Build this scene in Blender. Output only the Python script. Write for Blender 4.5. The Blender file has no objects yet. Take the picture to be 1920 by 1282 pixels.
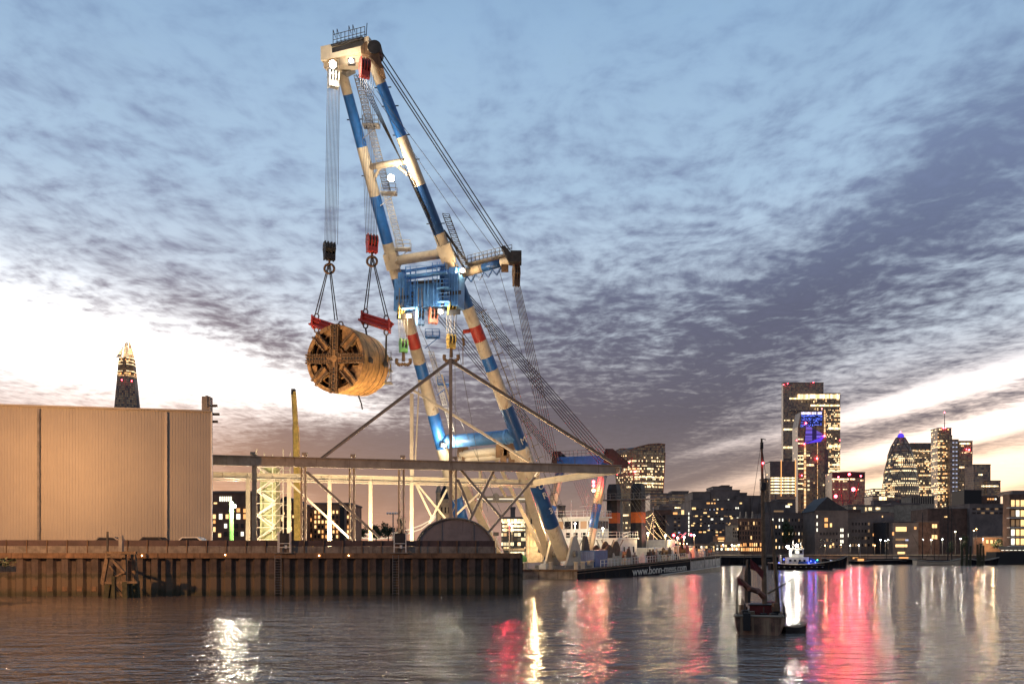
import bpy, math, random
from mathutils import Vector, Matrix
R = math.radians
random.seed(11)
S = bpy.context.scene
COL = S.collection

# ------------------------------------------------------------------ camera, world, sun, exposure
F = 1663.0; HZ = 1046.0; CX = 960.0; EYE = 3.3
def P(px, py, d):
    """a point d metres ahead of the tripod that the photograph shows at (px, py)"""
    return Vector(((px-CX)*d/F, d, EYE+(HZ-py)*d/F))
cd = bpy.data.cameras.new('camera'); cam = bpy.data.objects.new('camera', cd); COL.objects.link(cam)
cam.location = (0, 0, EYE); cam.rotation_euler = (R(90), 0, 0)
cd.sensor_width = 36; cd.lens = 36*F/1920; cd.shift_y = (HZ-641)/1920
cd.clip_start = .5; cd.clip_end = 20000
S.camera = cam
S.view_settings.view_transform = 'Standard'; S.view_settings.look = 'None'
S.view_settings.exposure = .2; S.view_settings.gamma = 1
S.cycles.use_denoising = True
S.cycles.sample_clamp_indirect = 6
S.cycles.max_bounces = 6; S.cycles.diffuse_bounces = 2; S.cycles.glossy_bounces = 3
S.cycles.caustics_reflective = False; S.cycles.caustics_refractive = False

W = bpy.data.worlds.new('World'); S.world = W; W.use_nodes = True
NT = W.node_tree
class E:
    """a node socket with arithmetic"""
    nt = None
    def __init__(s, v): s.v = v
    @staticmethod
    def math(op, *a, clamp=False):
        n = E.nt.nodes.new('ShaderNodeMath'); n.operation = op; n.use_clamp = clamp
        for i, x in enumerate(a):
            x = x.v if isinstance(x, E) else x
            if isinstance(x, (int, float)): n.inputs[i].default_value = x
            else: E.nt.links.new(x, n.inputs[i])
        return E(n.outputs[0])
    def __add__(s, o): return E.math('ADD', s, o)
    __radd__ = __add__
    def __sub__(s, o): return E.math('SUBTRACT', s, o)
    def __rsub__(s, o): return E.math('SUBTRACT', o, s)
    def __mul__(s, o): return E.math('MULTIPLY', s, o)
    __rmul__ = __mul__
    def __truediv__(s, o): return E.math('DIVIDE', s, o)
    def __neg__(s): return E.math('MULTIPLY', s, -1.0)
def smooth(e, a, b, lo=0., hi=1.):
    n = E.nt.nodes.new('ShaderNodeMapRange'); n.interpolation_type = 'SMOOTHSTEP'
    E.nt.links.new(e.v, n.inputs[0])
    for i, x in zip((1, 2, 3, 4), (a, b, lo, hi)): n.inputs[i].default_value = x
    return E(n.outputs[0])
def clamp01(e): return E.math('ADD', e, 0.0, clamp=True)
def vec(x, y, z=0.):
    n = E.nt.nodes.new('ShaderNodeCombineXYZ')
    for i, q in enumerate((x, y, z)):
        if isinstance(q, E): E.nt.links.new(q.v, n.inputs[i])
        else: n.inputs[i].default_value = q
    return n.outputs[0]
def noise(v, scale, detail=4, rough=.55, dist=0.):
    n = E.nt.nodes.new('ShaderNodeTexNoise'); E.nt.links.new(v, n.inputs['Vector'])
    n.inputs['Scale'].default_value = scale; n.inputs['Detail'].default_value = detail
    n.inputs['Roughness'].default_value = rough; n.inputs['Distortion'].default_value = dist
    return E(n.outputs[0])
def ramp(e, stops):
    n = E.nt.nodes.new('ShaderNodeValToRGB'); E.nt.links.new(e.v, n.inputs[0]); cr = n.color_ramp
    while len(cr.elements) < len(stops): cr.elements.new(.5)
    for q, (p, c) in zip(cr.elements, stops): q.position = p; q.color = (*c, 1)
    return n.outputs[0]
def mixc(f, a, b, mode='MIX'):
    n = E.nt.nodes.new('ShaderNodeMix'); n.data_type = 'RGBA'; n.blend_type = mode
    for x, i in ((f, 0), (a, 6), (b, 7)):
        x = x.v if isinstance(x, E) else x
        if isinstance(x, (int, float)): n.inputs[i].default_value = x
        elif isinstance(x, tuple): n.inputs[i].default_value = (*x, 1)
        else: E.nt.links.new(x, n.inputs[i])
    return n.outputs[2]
def azel(px, py):
    a = math.atan((px-CX)/F); return math.degrees(a), math.degrees(math.atan((HZ-py)/F*math.cos(a)))

SUN_AZ, SUN_EL = azel(235, 670)
def build_sky():
    E.nt = NT; L = NT.links; N = NT.nodes
    bg = N['Background']
    tc = N.new('ShaderNodeTexCoord'); sp = N.new('ShaderNodeSeparateXYZ'); L.new(tc.outputs['Generated'], sp.inputs[0])
    x, y, z = (E(sp.outputs[i]) for i in range(3))
    az = E.math('ARCTAN2', x, y)*57.29578
    el = E.math('ARCSINE', z)*57.29578
    zz = E.math('MAXIMUM', z, 0.0)+.035
    u = x/zz; v = y/zz; w = u+v*.19
    def blob(px, py, sx, sy, tilt=0.):
        a0, e0 = azel(px, py); k = 1/31.
        da = az-a0; de = el-e0; c, s = math.cos(R(tilt)), math.sin(R(tilt))
        p = (da*c+de*s)/(sx*k); q = (de*c-da*s)/(sy*k)
        return E.math('EXPONENT', -(p*p+q*q))
    warp = noise(vec(u, v), 1.6, 2)
    fine = noise(vec(u*1.0+warp*.22, v*.72+warp*.25), 23., 3, .55, 0.)
    rip = noise(vec(u*.8+v*.10+warp*.2, v*.85+warp*.15), 10., 3, .5, 0.)
    mid = noise(vec(w*1.2, v*.5+warp), 1.5, 4, .55)
    big = noise(vec(w*1.15+3.1, v*.10+warp*.15), 1.0, 4, .55)
    streak = noise(vec(w*2.6, v*.10+warp*.25), 1.0, 5, .6)
    low = smooth(el, 3., 14.)
    dens = (.50 + (fine-.5)*(low*.72+.30) + (rip-.5)*(low*.80+.40) + (mid-.5)*.45 + (big-.5)*.7 + (streak-.5)*.55*smooth(el, 20., 8.) + smooth(el, 2., 7.5, .16, 0.)
            + blob(1180, 640, 430, 140, 8)*.44 + blob(1620, 455, 430, 88, 33)*.42 + blob(1850, 320, 190, 150, 35)*.30
            + blob(1000, 850, 420, 120)*.36 + blob(1450, 800, 300, 60, 12)*.30 + blob(430, 600, 260, 40, -22)*.34
            + blob(640, 860, 300, 50)*.30 + blob(1750, 786, 220, 15, 13)*.30 + blob(1790, 846, 220, 15, 13)*.45
            + blob(780, 880, 520, 140)*.34 - blob(200, 668, 330, 46, -6)*.62 - blob(610, 752, 150, 30, -14)*.48 - blob(1740, 738, 240, 19, 13)*.90 - blob(1845, 803, 210, 20, 13)*.90 - blob(1350, 838, 120, 12, 11)*.5
            - blob(1770, 903, 240, 28, 12)*.85 - blob(1680, 945, 200, 26)*.6 - blob(1380, 905, 160, 12, 12)*.25
            - blob(1000, 120, 520, 150)*.16 - blob(60, 420, 260, 160)*.08 - blob(900, 470, 300, 90)*.05)
    c = smooth(dens, .03, 1.14)
    e01 = clamp01(el/36.)
    clear = ramp(e01, [(0., (.52, .36, .31)), (.10, (.60, .45, .40)), (.24, (.76, .69, .70)), (.38, (.60, .68, .78)),
                       (.62, (.38, .53, .70)), (.86, (.27, .42, .61)), (1., (.20, .34, .53))])
    cloud = ramp(e01, [(0., (.23, .15, .15)), (.10, (.150, .118, .138)), (.25, (.078, .068, .105)), (.42, (.086, .092, .155)),
                       (.62, (.135, .175, .295)), (.86, (.16, .25, .40)), (1., (.14, .235, .385))])
    sky = mixc(c, clear, cloud)
    tex = .70+fine*.30+rip*.30
    sky = mixc(1.0, sky, vec(tex, tex, tex), 'MULTIPLY')
    gl = blob(190, 650, 430, 100, -5)*.85*(1.15-c*1.05) + blob(620, 745, 170, 45, -10)*.45*(1.1-c)
    sky = mixc(gl, sky, (1.0, .93, .84), 'ADD')
    gr = blob(1800, 772, 280, 62, 12)*.7*(1.05-c)
    sky = mixc(gr, sky, (1.0, .74, .56), 'ADD')
    go = blob(1760, 905, 380, 75, 6)*1.15*(1.05-c*.8)
    sky = mixc(go, sky, (1.0, .58, .25), 'ADD')
    # the clear twilight dome behind the cloud sheet
    st = N.new('ShaderNodeTexSky'); st.sky_type = 'NISHITA'; st.sun_disc = False
    st.sun_elevation = R(1.5); st.sun_rotation = R(SUN_AZ); st.altitude = 10
    sky = mixc(.02, sky, st.outputs[0], 'ADD')
    # the eastern half of the dusk sky, behind the tripod, is much darker than the western half
    aa = E.math('ABSOLUTE', az)
    sky = mixc(1.0, sky, ramp(smooth(aa, 40., 120.), [(0., (1, 1, 1)), (1., (.68, .65, .66))]), 'MULTIPLY')
    L.new(sky, bg.inputs[0]); bg.inputs[1].default_value = 1.0
build_sky()
sd = bpy.data.lights.new('sun', 'SUN'); so = bpy.data.objects.new('sun', sd); COL.objects.link(so)
sd.energy = .25; sd.angle = R(12); sd.color = (1, .80, .62)
so.rotation_euler = Vector((math.sin(R(SUN_AZ)), math.cos(R(SUN_AZ)), math.tan(R(6)))).to_track_quat('Z', 'Y').to_euler()

# ------------------------------------------------------------------ mesh builder
ORIG = {}
class MB:
    def __init__(s, xf=None): s.v = []; s.f = []; s.m = []; s.k = 0; s.xf = xf
    def add(s, vs, fs):
        o = len(s.v); s.v += [Vector(q) for q in vs]
        for f in fs: s.f.append([o+i for i in f]); s.m.append(s.k)
        return s
    def box(s, c, d, rz=0.):
        x, y, z = (q/2 for q in d); ca, sa = math.cos(rz), math.sin(rz); c = Vector(c)
        vs = [c+Vector((a*x*ca-b*y*sa, a*x*sa+b*y*ca, e*z)) for e in (-1, 1) for a, b in ((-1, -1), (1, -1), (1, 1), (-1, 1))]
        return s.add(vs, [(3, 2, 1, 0), (4, 5, 6, 7), (0, 1, 5, 4), (1, 2, 6, 5), (2, 3, 7, 6), (3, 0, 4, 7)])
    def bb(s, x0, x1, y0, y1, z0, z1): return s.box(((x0+x1)/2, (y0+y1)/2, (z0+z1)/2), (x1-x0, y1-y0, z1-z0))
    def frame(s, a, b, up=None):
        d = (Vector(b)-Vector(a)).normalized()
        up = Vector(up) if up else (Vector((0, 0, 1)) if abs(d.z) < .95 else Vector((0, 1, 0)))
        sx = d.cross(up).normalized(); return d, sx, sx.cross(d)
    def bar(s, a, b, w, h=None, up=None):
        h = h or w; a, b = Vector(a), Vector(b); d, sx, sy = s.frame(a, b, up)
        q = [sx*(-w/2)+sy*(-h/2), sx*(w/2)+sy*(-h/2), sx*(w/2)+sy*(h/2), sx*(-w/2)+sy*(h/2)]
        return s.add([a+t for t in q]+[b+t for t in q], [(3, 2, 1, 0), (4, 5, 6, 7), (0, 1, 5, 4), (1, 2, 6, 5), (2, 3, 7, 6), (3, 0, 4, 7)])
    def ibeam(s, a, b, w, h, t=.08, up=None):
        a, b = Vector(a), Vector(b); d, sx, sy = s.frame(a, b, up)
        s.bar(a+sy*(h/2-t/2), b+sy*(h/2-t/2), w, t, up); s.bar(a-sy*(h/2-t/2), b-sy*(h/2-t/2), w, t, up)
        return s.bar(a, b, t, h-2*t, up)
    def tube(s, a, b, r, r1=None, n=8, caps=True):
        r1 = r if r1 is None else r1; a, b = Vector(a), Vector(b); d, sx, sy = s.frame(a, b)
        c = [(math.cos(2*math.pi*i/n), math.sin(2*math.pi*i/n)) for i in range(n)]
        vs = [a+(sx*p+sy*q)*r for p, q in c]+[b+(sx*p+sy*q)*r1 for p, q in c]
        fs = [(i, (i+1) % n, n+(i+1) % n, n+i) for i in range(n)]
        if caps: fs += [tuple(range(n-1, -1, -1)), tuple(range(n, 2*n))]
        return s.add(vs, fs)
    def path(s, pts, r, n=5):
        for a, b in zip(pts, pts[1:]): s.tube(a, b, r, n=n)
        return s
    def lathe(s, prof, a, d, n=24, caps=True):
        """prof: (distance along d, radius)"""
        a = Vector(a); d = Vector(d).normalized(); _, sx, sy = s.frame(a, a+d); vs = []; fs = []
        for t, r in prof: vs += [a+d*t+(sx*math.cos(2*math.pi*i/n)+sy*math.sin(2*math.pi*i/n))*r for i in range(n)]
        for j in range(len(prof)-1): fs += [(j*n+i, j*n+(i+1) % n, (j+1)*n+(i+1) % n, (j+1)*n+i) for i in range(n)]
        if caps: fs += [tuple(range(n-1, -1, -1)), tuple(range((len(prof)-1)*n, len(prof)*n))]
        return s.add(vs, fs)
    def loft(s, rings, caps=True):
        n = len(rings[0]); vs = [q for r in rings for q in r]; fs = []
        for j in range(len(rings)-1): fs += [(j*n+i, j*n+(i+1) % n, (j+1)*n+(i+1) % n, (j+1)*n+i) for i in range(n)]
        if caps: fs += [tuple(range(n-1, -1, -1)), tuple(range((len(rings)-1)*n, len(rings)*n))]
        return s.add(vs, fs)
    def prism(s, pts, off):
        """a polygon of 3-D points pushed by off"""
        pts = [Vector(q) for q in pts]; return s.loft([pts, [q+Vector(off) for q in pts]])
    def ball(s, c, r, n=8, sq=1.):
        m = max(4, n//2); prof = [(-r*math.cos(math.pi*j/m)*sq, max(.001, r*math.sin(math.pi*j/m))) for j in range(m+1)]
        return s.lathe(prof, c, (0, 0, 1), n, False)
    def build(s, name, mat, parent=None, smooth=False, origin=None):
        me = bpy.data.meshes.new(name)
        vs = [s.xf @ q for q in s.v] if s.xf else s.v
        o = Vector((0, 0, 0)) if origin is None else Vector(origin)
        root = None
        if parent is not None: o = ORIG[parent.name]
        me.from_pydata([tuple(q-o) for q in vs], [], s.f)
        for m in (mat if isinstance(mat, (list, tuple)) else [mat]): me.materials.append(m)
        me.polygons.foreach_set('material_index', s.m)
        me.update()
        import bmesh
        bm = bmesh.new(); bm.from_mesh(me); bmesh.ops.recalc_face_normals(bm, faces=bm.faces); bm.to_mesh(me); bm.free()
        uv = me.uv_layers.new(name='UVMap').data
        for p in me.polygons:
            n = p.normal
            if abs(n.z) < .75: t = Vector((-n.y, n.x, 0)).normalized()
            else: t = None
            for li in p.loop_indices:
                q = me.vertices[me.loops[li].vertex_index].co
                uv[li].uv = (q.dot(t), q.z) if t else (q.x, q.y)
        if smooth: me.polygons.foreach_set('use_smooth', [True]*len(me.polygons))
        me.update()
        ob = bpy.data.objects.new(name, me); COL.objects.link(ob)
        if parent is not None: ob.parent = parent
        elif origin is not None: ob.location = o
        ORIG[ob.name] = o
        return ob
def tag(o, label, cat, group=None):
    o['label'] = label; o['category'] = cat
    if group: o['group'] = group
    return o
def thing(name, label, cat, loc, group=None):
    o = bpy.data.objects.new(name, None); COL.objects.link(o); o.location = loc; o.empty_display_size = .5
    ORIG[o.name] = Vector(loc); return tag(o, label, cat, group)
def struct(o, kind='structure'): o['kind'] = kind; return o
def copy_tree(o, loc=None, parent=None):
    c = o.copy(); COL.objects.link(c); ORIG[c.name] = Vector(loc) if loc is not None else ORIG[o.name]
    if parent: c.parent = parent
    if loc is not None: c.location = loc
    for ch in o.children: copy_tree(ch, None, c)
    return c
def lamp(parent, loc, power, color, r=.3, kind='POINT', aim=None, size=120, blend=.5):
    ld = bpy.data.lights.new('lamp_light', kind); ld.energy = power; ld.color = color; ld.shadow_soft_size = r
    lo = bpy.data.objects.new('lamp_light', ld); COL.objects.link(lo)
    lo.parent = parent; lo.location = Vector(loc)-(ORIG[parent.name] if parent else Vector())
    if kind == 'SPOT':
        ld.spot_size = R(size); ld.spot_blend = blend
        lo.rotation_euler = (Vector(loc)-Vector(aim)).to_track_quat('Z', 'Y').to_euler()
    return lo

# ------------------------------------------------------------------ materials
def pm(name, col, rough=.6, metal=0., var=.25, scale=1.5, streak=0., scol=(.10, .05, .03), bump=0., bscale=None, spec=.5):
    m = bpy.data.materials.new(name); m.use_nodes = True; nt = m.node_tree; b = nt.nodes['Principled BSDF']; E.nt = nt
    b.inputs['Roughness'].default_value = rough; b.inputs['Metallic'].default_value = metal
    b.inputs['Specular IOR Level'].default_value = spec
    tc = nt.nodes.new('ShaderNodeTexCoord').outputs['Object']
    n = noise(tc, scale, 5, .65)
    hi = tuple(min(1, c*(1+var)) for c in col); lo = tuple(c*(1-var) for c in col)
    c = mixc(smooth(n, .3, .7), lo, hi)
    if streak:
        mp = nt.nodes.new('ShaderNodeMapping'); mp.inputs['Scale'].default_value = (2.2, 2.2, .16)
        nt.links.new(tc, mp.inputs[0]); st = noise(mp.outputs[0], scale*1.3, 5, .65)
        c = mixc(smooth(st, .66-streak*.3, .80-streak*.1), c, scol)
    nt.links.new(c, b.inputs['Base Color'])
    if bump:
        bp = nt.nodes.new('ShaderNodeBump'); bp.inputs['Strength'].default_value = bump; bp.inputs['Distance'].default_value = .05
        nt.links.new(noise(tc, bscale or scale*4, 5, .6).v, bp.inputs['Height']); nt.links.new(bp.outputs[0], b.inputs['Normal'])
    return m
def em(name, col, s):
    m = bpy.data.materials.new(name); m.use_nodes = True; b = m.node_tree.nodes['Principled BSDF']
    b.inputs['Base Color'].default_value = (*[c*.3 for c in col], 1)
    b.inputs['Emission Color'].default_value = (*col, 1); b.inputs['Emission Strength'].default_value = s
    return m
def curtain(name, base, lit, col, s, cw=3., ch=4., rough=.4, band=.5):
    """glass curtain wall: mullion cells, some of them lit from inside, all panes given a faint added glow"""
    m = bpy.data.materials.new(name); m.use_nodes = True; nt = m.node_tree; b = nt.nodes['Principled BSDF']; E.nt = nt
    uvn = nt.nodes.new('ShaderNodeUVMap'); sp = nt.nodes.new('ShaderNodeSeparateXYZ'); nt.links.new(uvn.outputs[0], sp.inputs[0])
    u = E(sp.outputs[0])/cw; v = E(sp.outputs[1])/ch
    fu, fv = E.math('FLOOR', u), E.math('FLOOR', v); ru, rv = E.math('FRACT', u), E.math('FRACT', v)
    def wn(x, y, k):
        n = nt.nodes.new('ShaderNodeTexWhiteNoise'); n.noise_dimensions = '3D'; nt.links.new(vec(x, y, k), n.inputs[0]); return E(n.outputs[0])
    cell = wn(fu, fv, 1.3); floor = wn(fv, 2.7, 5.1); clump = noise(vec(fu*.13, fv*.9, 1.), 1., 2)
    on = E.math('GREATER_THAN', (floor-.5)*band+cell*.55+(clump-.5)*1.1+lit, .5)
    pane = E.math('GREATER_THAN', ru, .14)*E.math('GREATER_THAN', rv, .30)
    br = .35+wn(fu, fv, 8.8)*.9
    e = on*pane*br+pane*wn(fu, fv, 3.3)*.07  # every pane also emits a little, brightening the dark facades
    nt.links.new(mixc(pane, tuple(c*1.9 for c in base), base), b.inputs['Base Color'])
    b.inputs['Roughness'].default_value = rough; b.inputs['Specular IOR Level'].default_value = .35
    nt.links.new(mixc(E.math('POWER', wn(fu, fv, 6.1), 1.6), col, (col[0], col[1]*.66, col[2]*.45)), b.inputs['Emission Color']); nt.links.new((e*(s*1.35)).v, b.inputs['Emission Strength'])
    return m
def water_mat():
    m = bpy.data.materials.new('river_water'); m.use_nodes = True; nt = m.node_tree; b = nt.nodes['Principled BSDF']; E.nt = nt
    b.inputs['Base Color'].default_value = (.10, .074, .058, 1); b.inputs['Roughness'].default_value = .09; b.inputs['IOR'].default_value = 1.33
    g = nt.nodes.new('ShaderNodeNewGeometry').outputs['Position']
    sp = nt.nodes.new('ShaderNodeSeparateXYZ'); nt.links.new(g, sp.inputs[0]); x, y = E(sp.outputs[0]), E(sp.outputs[1])
    a = noise(vec(x*.62+y*.10, y), .27, 2, .5, .5); c = noise(vec(x*.55-y*.12, y), .85, 3, .55, .4); d = noise(vec(x*.8, y*1.1), 2.0, 3, .6)
    h = a*1.3+c*1.15+d*.50
    bp = nt.nodes.new('ShaderNodeBump'); bp.inputs['Strength'].default_value = 1.; bp.inputs['Distance'].default_value = .19
    nt.links.new(h.v, bp.inputs['Height']); nt.links.new(bp.outputs[0], b.inputs['Normal'])
    return m
def pile_mat():
    m = pm('sheet_pile_steel', (.075, .052, .042), .75, 0, .4, 1.1, .5, (.03, .022, .02), .35); nt = m.node_tree; b = nt.nodes['Principled BSDF']; E.nt = nt
    src = b.inputs['Base Color'].links[0].from_socket
    g = nt.nodes.new('ShaderNodeNewGeometry').outputs['Position']; sp = nt.nodes.new('ShaderNodeSeparateXYZ'); nt.links.new(g, sp.inputs[0])
    z = E(sp.outputs[2])+(noise(g, 1.3, 5, .7)-.5)*1.3
    c = mixc(smooth(z, 2.4, 1.5), src, (.125, .088, .055))                 # silt left by the tide
    c = mixc(smooth(E.math('ABSOLUTE', z-1.75), .30, .05)*.75, c, (.03, .03, .018))   # weed line
    c = mixc(smooth(z, .75, .2)*.8, c, (.04, .042, .022))
    nt.links.new(c, b.inputs['Base Color']); return m
M = dict(
    water=water_mat(),
    cream=pm('cream_paint', (.62, .52, .38), .6, 0, .14, .6, .42, (.34, .20, .10)),
    blue=pm('blue_paint', (.028, .145, .45), .4, 0, .2, .6, .2, (.05, .09, .16)),
    navy=pm('deep_blue_paint', (.02, .075, .22), .4, 0, .2, .6, .2, (.02, .03, .06)),
    lblue=pm('pale_blue_paint', (.09, .25, .54), .45, 0, .2, .8, .3, (.08, .12, .18)),
    red=pm('red_paint', (.48, .05, .035), .45, 0, .2, .8, .25, (.16, .03, .02)),
    rust=pm('rusted_steel', (.17, .10, .055), .8, .1, .35, 1.2, .5, (.05, .03, .02), .3),
    dark=pm('dark_steel', (.035, .032, .032), .6, .3, .3, 1.5, .2, (.08, .04, .02)),
    grey=pm('grey_steel', (.22, .20, .18), .55, .2, .25, 1.5, .3),
    white=pm('white_paint', (.70, .68, .62), .5, 0, .12, 1., .25, (.35, .24, .14)),
    yellow=pm('yellow_paint', (.68, .45, .10), .5, 0, .25, 1.5, .2),
    green=pm('green_paint', (.16, .42, .12), .5, 0, .25, 1.5, .2),
    rope=pm('wire_rope', (.16, .15, .15), .45, .5, .1, 3.),
    ropelit=pm('lit_wire_rope', (.30, .29, .29), .4, .5, .1, 3.),  # paler copy of the wire rope, lamplight on hoist ropes put into colour
    sling=pm('steel_sling', (.07, .055, .04), .6, .4, .2, 3.),
    timber=pm('weathered_timber', (.17, .115, .07), .85, 0, .4, 2.5, .5, (.035, .03, .02), .5),
    slime=pm('tidal_timber', (.06, .058, .03), .9, 0, .4, 3., .5, (.02, .02, .012), .5),
    frame=pm('primed_steel', (.40, .31, .22), .55, .1, .2, .8, .3, (.12, .07, .04)),
    framel=pm('pale_primed_steel', (.55, .46, .34), .5, .05, .12, .8, .2, (.3, .2, .12)),
    shed=pm('shed_cladding', (.36, .315, .255), .5, .1, .05, .25, .10, (.33, .28, .22)),
    pile=pile_mat(),
    conc=pm('concrete', (.20, .17, .14), .85, 0, .3, 1.5, .5, (.07, .05, .04), .3),
    wallred=pm('red_oxide_board', (.075, .045, .042), .7, 0, .3, 1., .3, (.03, .02, .02)),
    tent=pm('grey_tarpaulin', (.20, .17, .17), .6, 0, .15, .8, .25, (.10, .085, .085), .4, 1.2),
    hull=pm('black_hull_paint', (.016, .016, .019), .8, 0, .4, .4, .5, (.07, .04, .025), spec=.05),
    hullend=pm('lit_end_hull', (.26, .21, .16), .6, .1, .4, .5, .6, (.08, .05, .03)),  # paler streaked brown; the light on the barge's near end is in the paint
    ground=pm('yard_ground', (.12, .10, .085), .9, 0, .3, .3),
    brick=pm('dark_brick', (.15, .085, .06), .85, 0, .3, .3),
    brickw=pm('warm_brick', (.30, .16, .09), .85, 0, .25, .3),
    stone=pm('pale_stone', (.34, .28, .21), .8, 0, .25, .4),
    dkbld=pm('dark_concrete', (.17, .135, .12), .8, 0, .3, .1),
    slate=pm('slate_roof', (.03, .03, .036), .7, 0, .3, .4),
    leaf=pm('foliage', (.05, .07, .03), .8, 0, .4, 2.),
    fabric=pm('red_cloth', (.15, .025, .025), .8, 0, .3, 3.),
    black=pm('black_tarp', (.012, .012, .013), .6, 0, .3, 3.),
    skin=pm('skin', (.45, .27, .19), .6, 0, .05, 3.),
    orange=pm('orange_jacket', (.75, .16, .03), .7, 0, .1, 3.),
    lens=em('lamp_lens', (1., .90, .72), 60.), lensw=em('white_lamp_lens', (1., .96, .88), 90.),
    sod=em('sodium_lens', (1., .52, .18), 40.), redl=em('red_beacon', (1., .04, .06), 30.), bluel=em('blue_deck_light', (.08, .12, 1.), 7.),
    winw=em('warm_window', (1., .62, .26), 1.5), wino=em('amber_window', (1., .45, .15), 1.2), winc=em('cool_window', (.95, .90, .72), 1.6),
    wind=em('dim_window', (1., .6, .3), .18), winx=pm('dark_window', (.015, .016, .02), .15, 0, .2, .5), winb=em('bluish_window', (.7, .75, 1.), .6),
    purple=em('purple_sign', (.10, .05, .85), .9), bluescr=em('blue_screen', (.06, .14, .85), 1.), letter=pm('letter_paint', (.75, .70, .60), .5, 0, .05, 2.),
)
WARM = (1., .70, .36); WHITE = (1., .86, .64); SODIUM = (1., .50, .20)
# ------------------------------------------------------------------ river and ground
b = MB(); b.add([(-2500, -60, 0), (2500, -60, 0), (2500, 1400, 0), (-2500, 1400, 0)], [(0, 1, 2, 3)])
struct(b.build('river_water', M['water']))
b = MB(); b.add([(-9000, -200, -3), (9000, -200, -3), (9000, 12000, -3), (-9000, 12000, -3)], [(0, 1, 2, 3)])
struct(b.build('riverbed', M['ground']))
QA = Vector((-62, 76.1, 0)); QB = Vector((.73, 81.0, 0)); QT = 3.76
qd = (QB-QA).normalized(); qn = Vector((qd.y, -qd.x, 0))          # qn points to the river
b = MB(); top = [QA-qn*.5, QB-qn*.5-qd*.3, Vector((.4, 134, 0)), Vector((-34, 160, 0)), Vector((-60, 900, 0)), Vector((-900, 900, 0)), Vector((-300, 76, 0))]
b.prism([q+Vector((0, 0, QT-.06)) for q in top], (0, 0, -6)); struct(b.build('quay_ground', M['ground']))
b = MB(); b.prism([(62, 530, 4.9), (2600, 530, 4.9), (2600, 9000, 4.9), (-2600, 9000, 4.9), (-2600, 905, 4.9), (30, 905, 4.9)], (0, 0, -7))
struct(b.build('far_bank_ground', M['ground']))

# ------------------------------------------------------------------ sheet pile quay wall
def on_wall(px, py, out=0.):
    """point on the face of the quay wall under image column px"""
    k = (px-CX)/F; t = (QA.x-k*QA.y)/(k*qd.y-qd.x); q = QA+qd*t
    d = q.y; return Vector((q.x, q.y, EYE+(HZ-py)*d/F))+qn*out
root = thing('quay_wall', 'long rusty sheet pile wall rising from the river below the shed', 'quay wall', QA)
b = MB(); L = (QB-QA).length; pitch = 1.27; n = int(L/pitch); pts = []
for i in range(n):
    s = L-(n-i)*pitch
    for a, o in ((0, .10), (.22, .10), (.42, .40), (.95, .40), (1.15, .10)): pts.append(QA+qd*(s+a*pitch/1.27*1.0)+qn*o)
pts.append(QB+qn*.0)
rng = [[q+Vector((0, 0, z)) for q in pts] for z in (-2.5, 3.3)]
m = len(pts); b.add(rng[0]+rng[1], [(i, i+1, m+i+1, m+i) for i in range(m-1)])
b.build('pile_face', M['pile'], root)
b = MB(); b.bar(QA+qn*.22+Vector((0, 0, 3.53)), QB+qn*.22+Vector((0, 0, 3.53)), .62, .46); b.build('capping_beam', M['rust'], root)
b = MB(); b.bb(QB.x-.9, QB.x-.62, QB.y-.62, QB.y-.4, -2.5, 3.31); b.tube((QB.x, QB.y-.1, -2.5), (QB.x, QB.y-.1, 3.8), .16); b.bb(QB.x-.03, QB.x+.25, QB.y, 134, -3, 3.7); b.build('corner_pile', M['pile'], root)
b = MB()
for i in range(7):
    q = on_wall(70+i*27.5, 1103, .44); b.box(q, (.42, .06, .42), math.atan2(qd.y, qd.x))
b.build('waler_plate', M['rust'], root)['kind'] = 'stuff'
# low flood wall along the top of the quay
fw = thing('flood_wall', 'low dark red parapet wall along the top of the quay', 'parapet wall', on_wall(480, 1036))
b = MB(); A_ = on_wall(-70, 1036, -.6); B_ = on_wall(928, 1036, -.6); A_.z = B_.z = QT
b.bar(A_+Vector((0, 0, .30)), B_+Vector((0, 0, .30)), .22, .62); b.build('concrete_base', M['conc'], fw)
b = MB(); b.bar(A_+Vector((0, 0, .88)), B_+Vector((0, 0, .88)), .12, .52); b.build('board', M['wallred'], fw)
for i in range(28):
    t = i/27; q = A_.lerp(B_, t)+qn*.14
    c = MB(); c.box(q+Vector((0, 0, .58)), (.07, .08, 1.16), math.atan2(qd.y, qd.x)); c.build('post', M['rust'], fw)
# ladders and gate platforms
def ladder(name, px0, px1, y0, y1, label, out=.52):
    a0 = on_wall(px0, y1, out); a1 = on_wall(px1, y1, out); zt = on_wall(px0, y0).z
    t = thing(name, label, 'ladder', (a0.x, a0.y, a0.z))
    for q in (a0, a1):
        c = MB(); c.bar(q, Vector((q.x, q.y, zt)), .05, .07); c.build('rail', M['grey'], t)
    k = 15; c = MB()
    for i in range(k):
        z = a0.z+(zt-a0.z)*(i+.6)/k; c.tube((a0.x, a0.y, z), (a1.x, a1.y, z), .022, n=5)
    c.build('rungs', M['grey'], t)
    for z in (a0.z+.8, zt-.5):
        c = MB(); c.bar((a0.x, a0.y, z), Vector((a0.x, a0.y, z))-qn*.5, .05); c.bar((a1.x, a1.y, z), Vector((a1.x, a1.y, z))-qn*.5, .05); c.build('wall_bracket', M['grey'], t)
ladder('quay_ladder', 517.5, 529, 1040, 1114, 'steel ladder down the sheet piles nearer the shed')
ladder('quay_ladder', 737, 748, 1040, 1114, 'steel ladder down the sheet piles nearer the tent')
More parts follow.
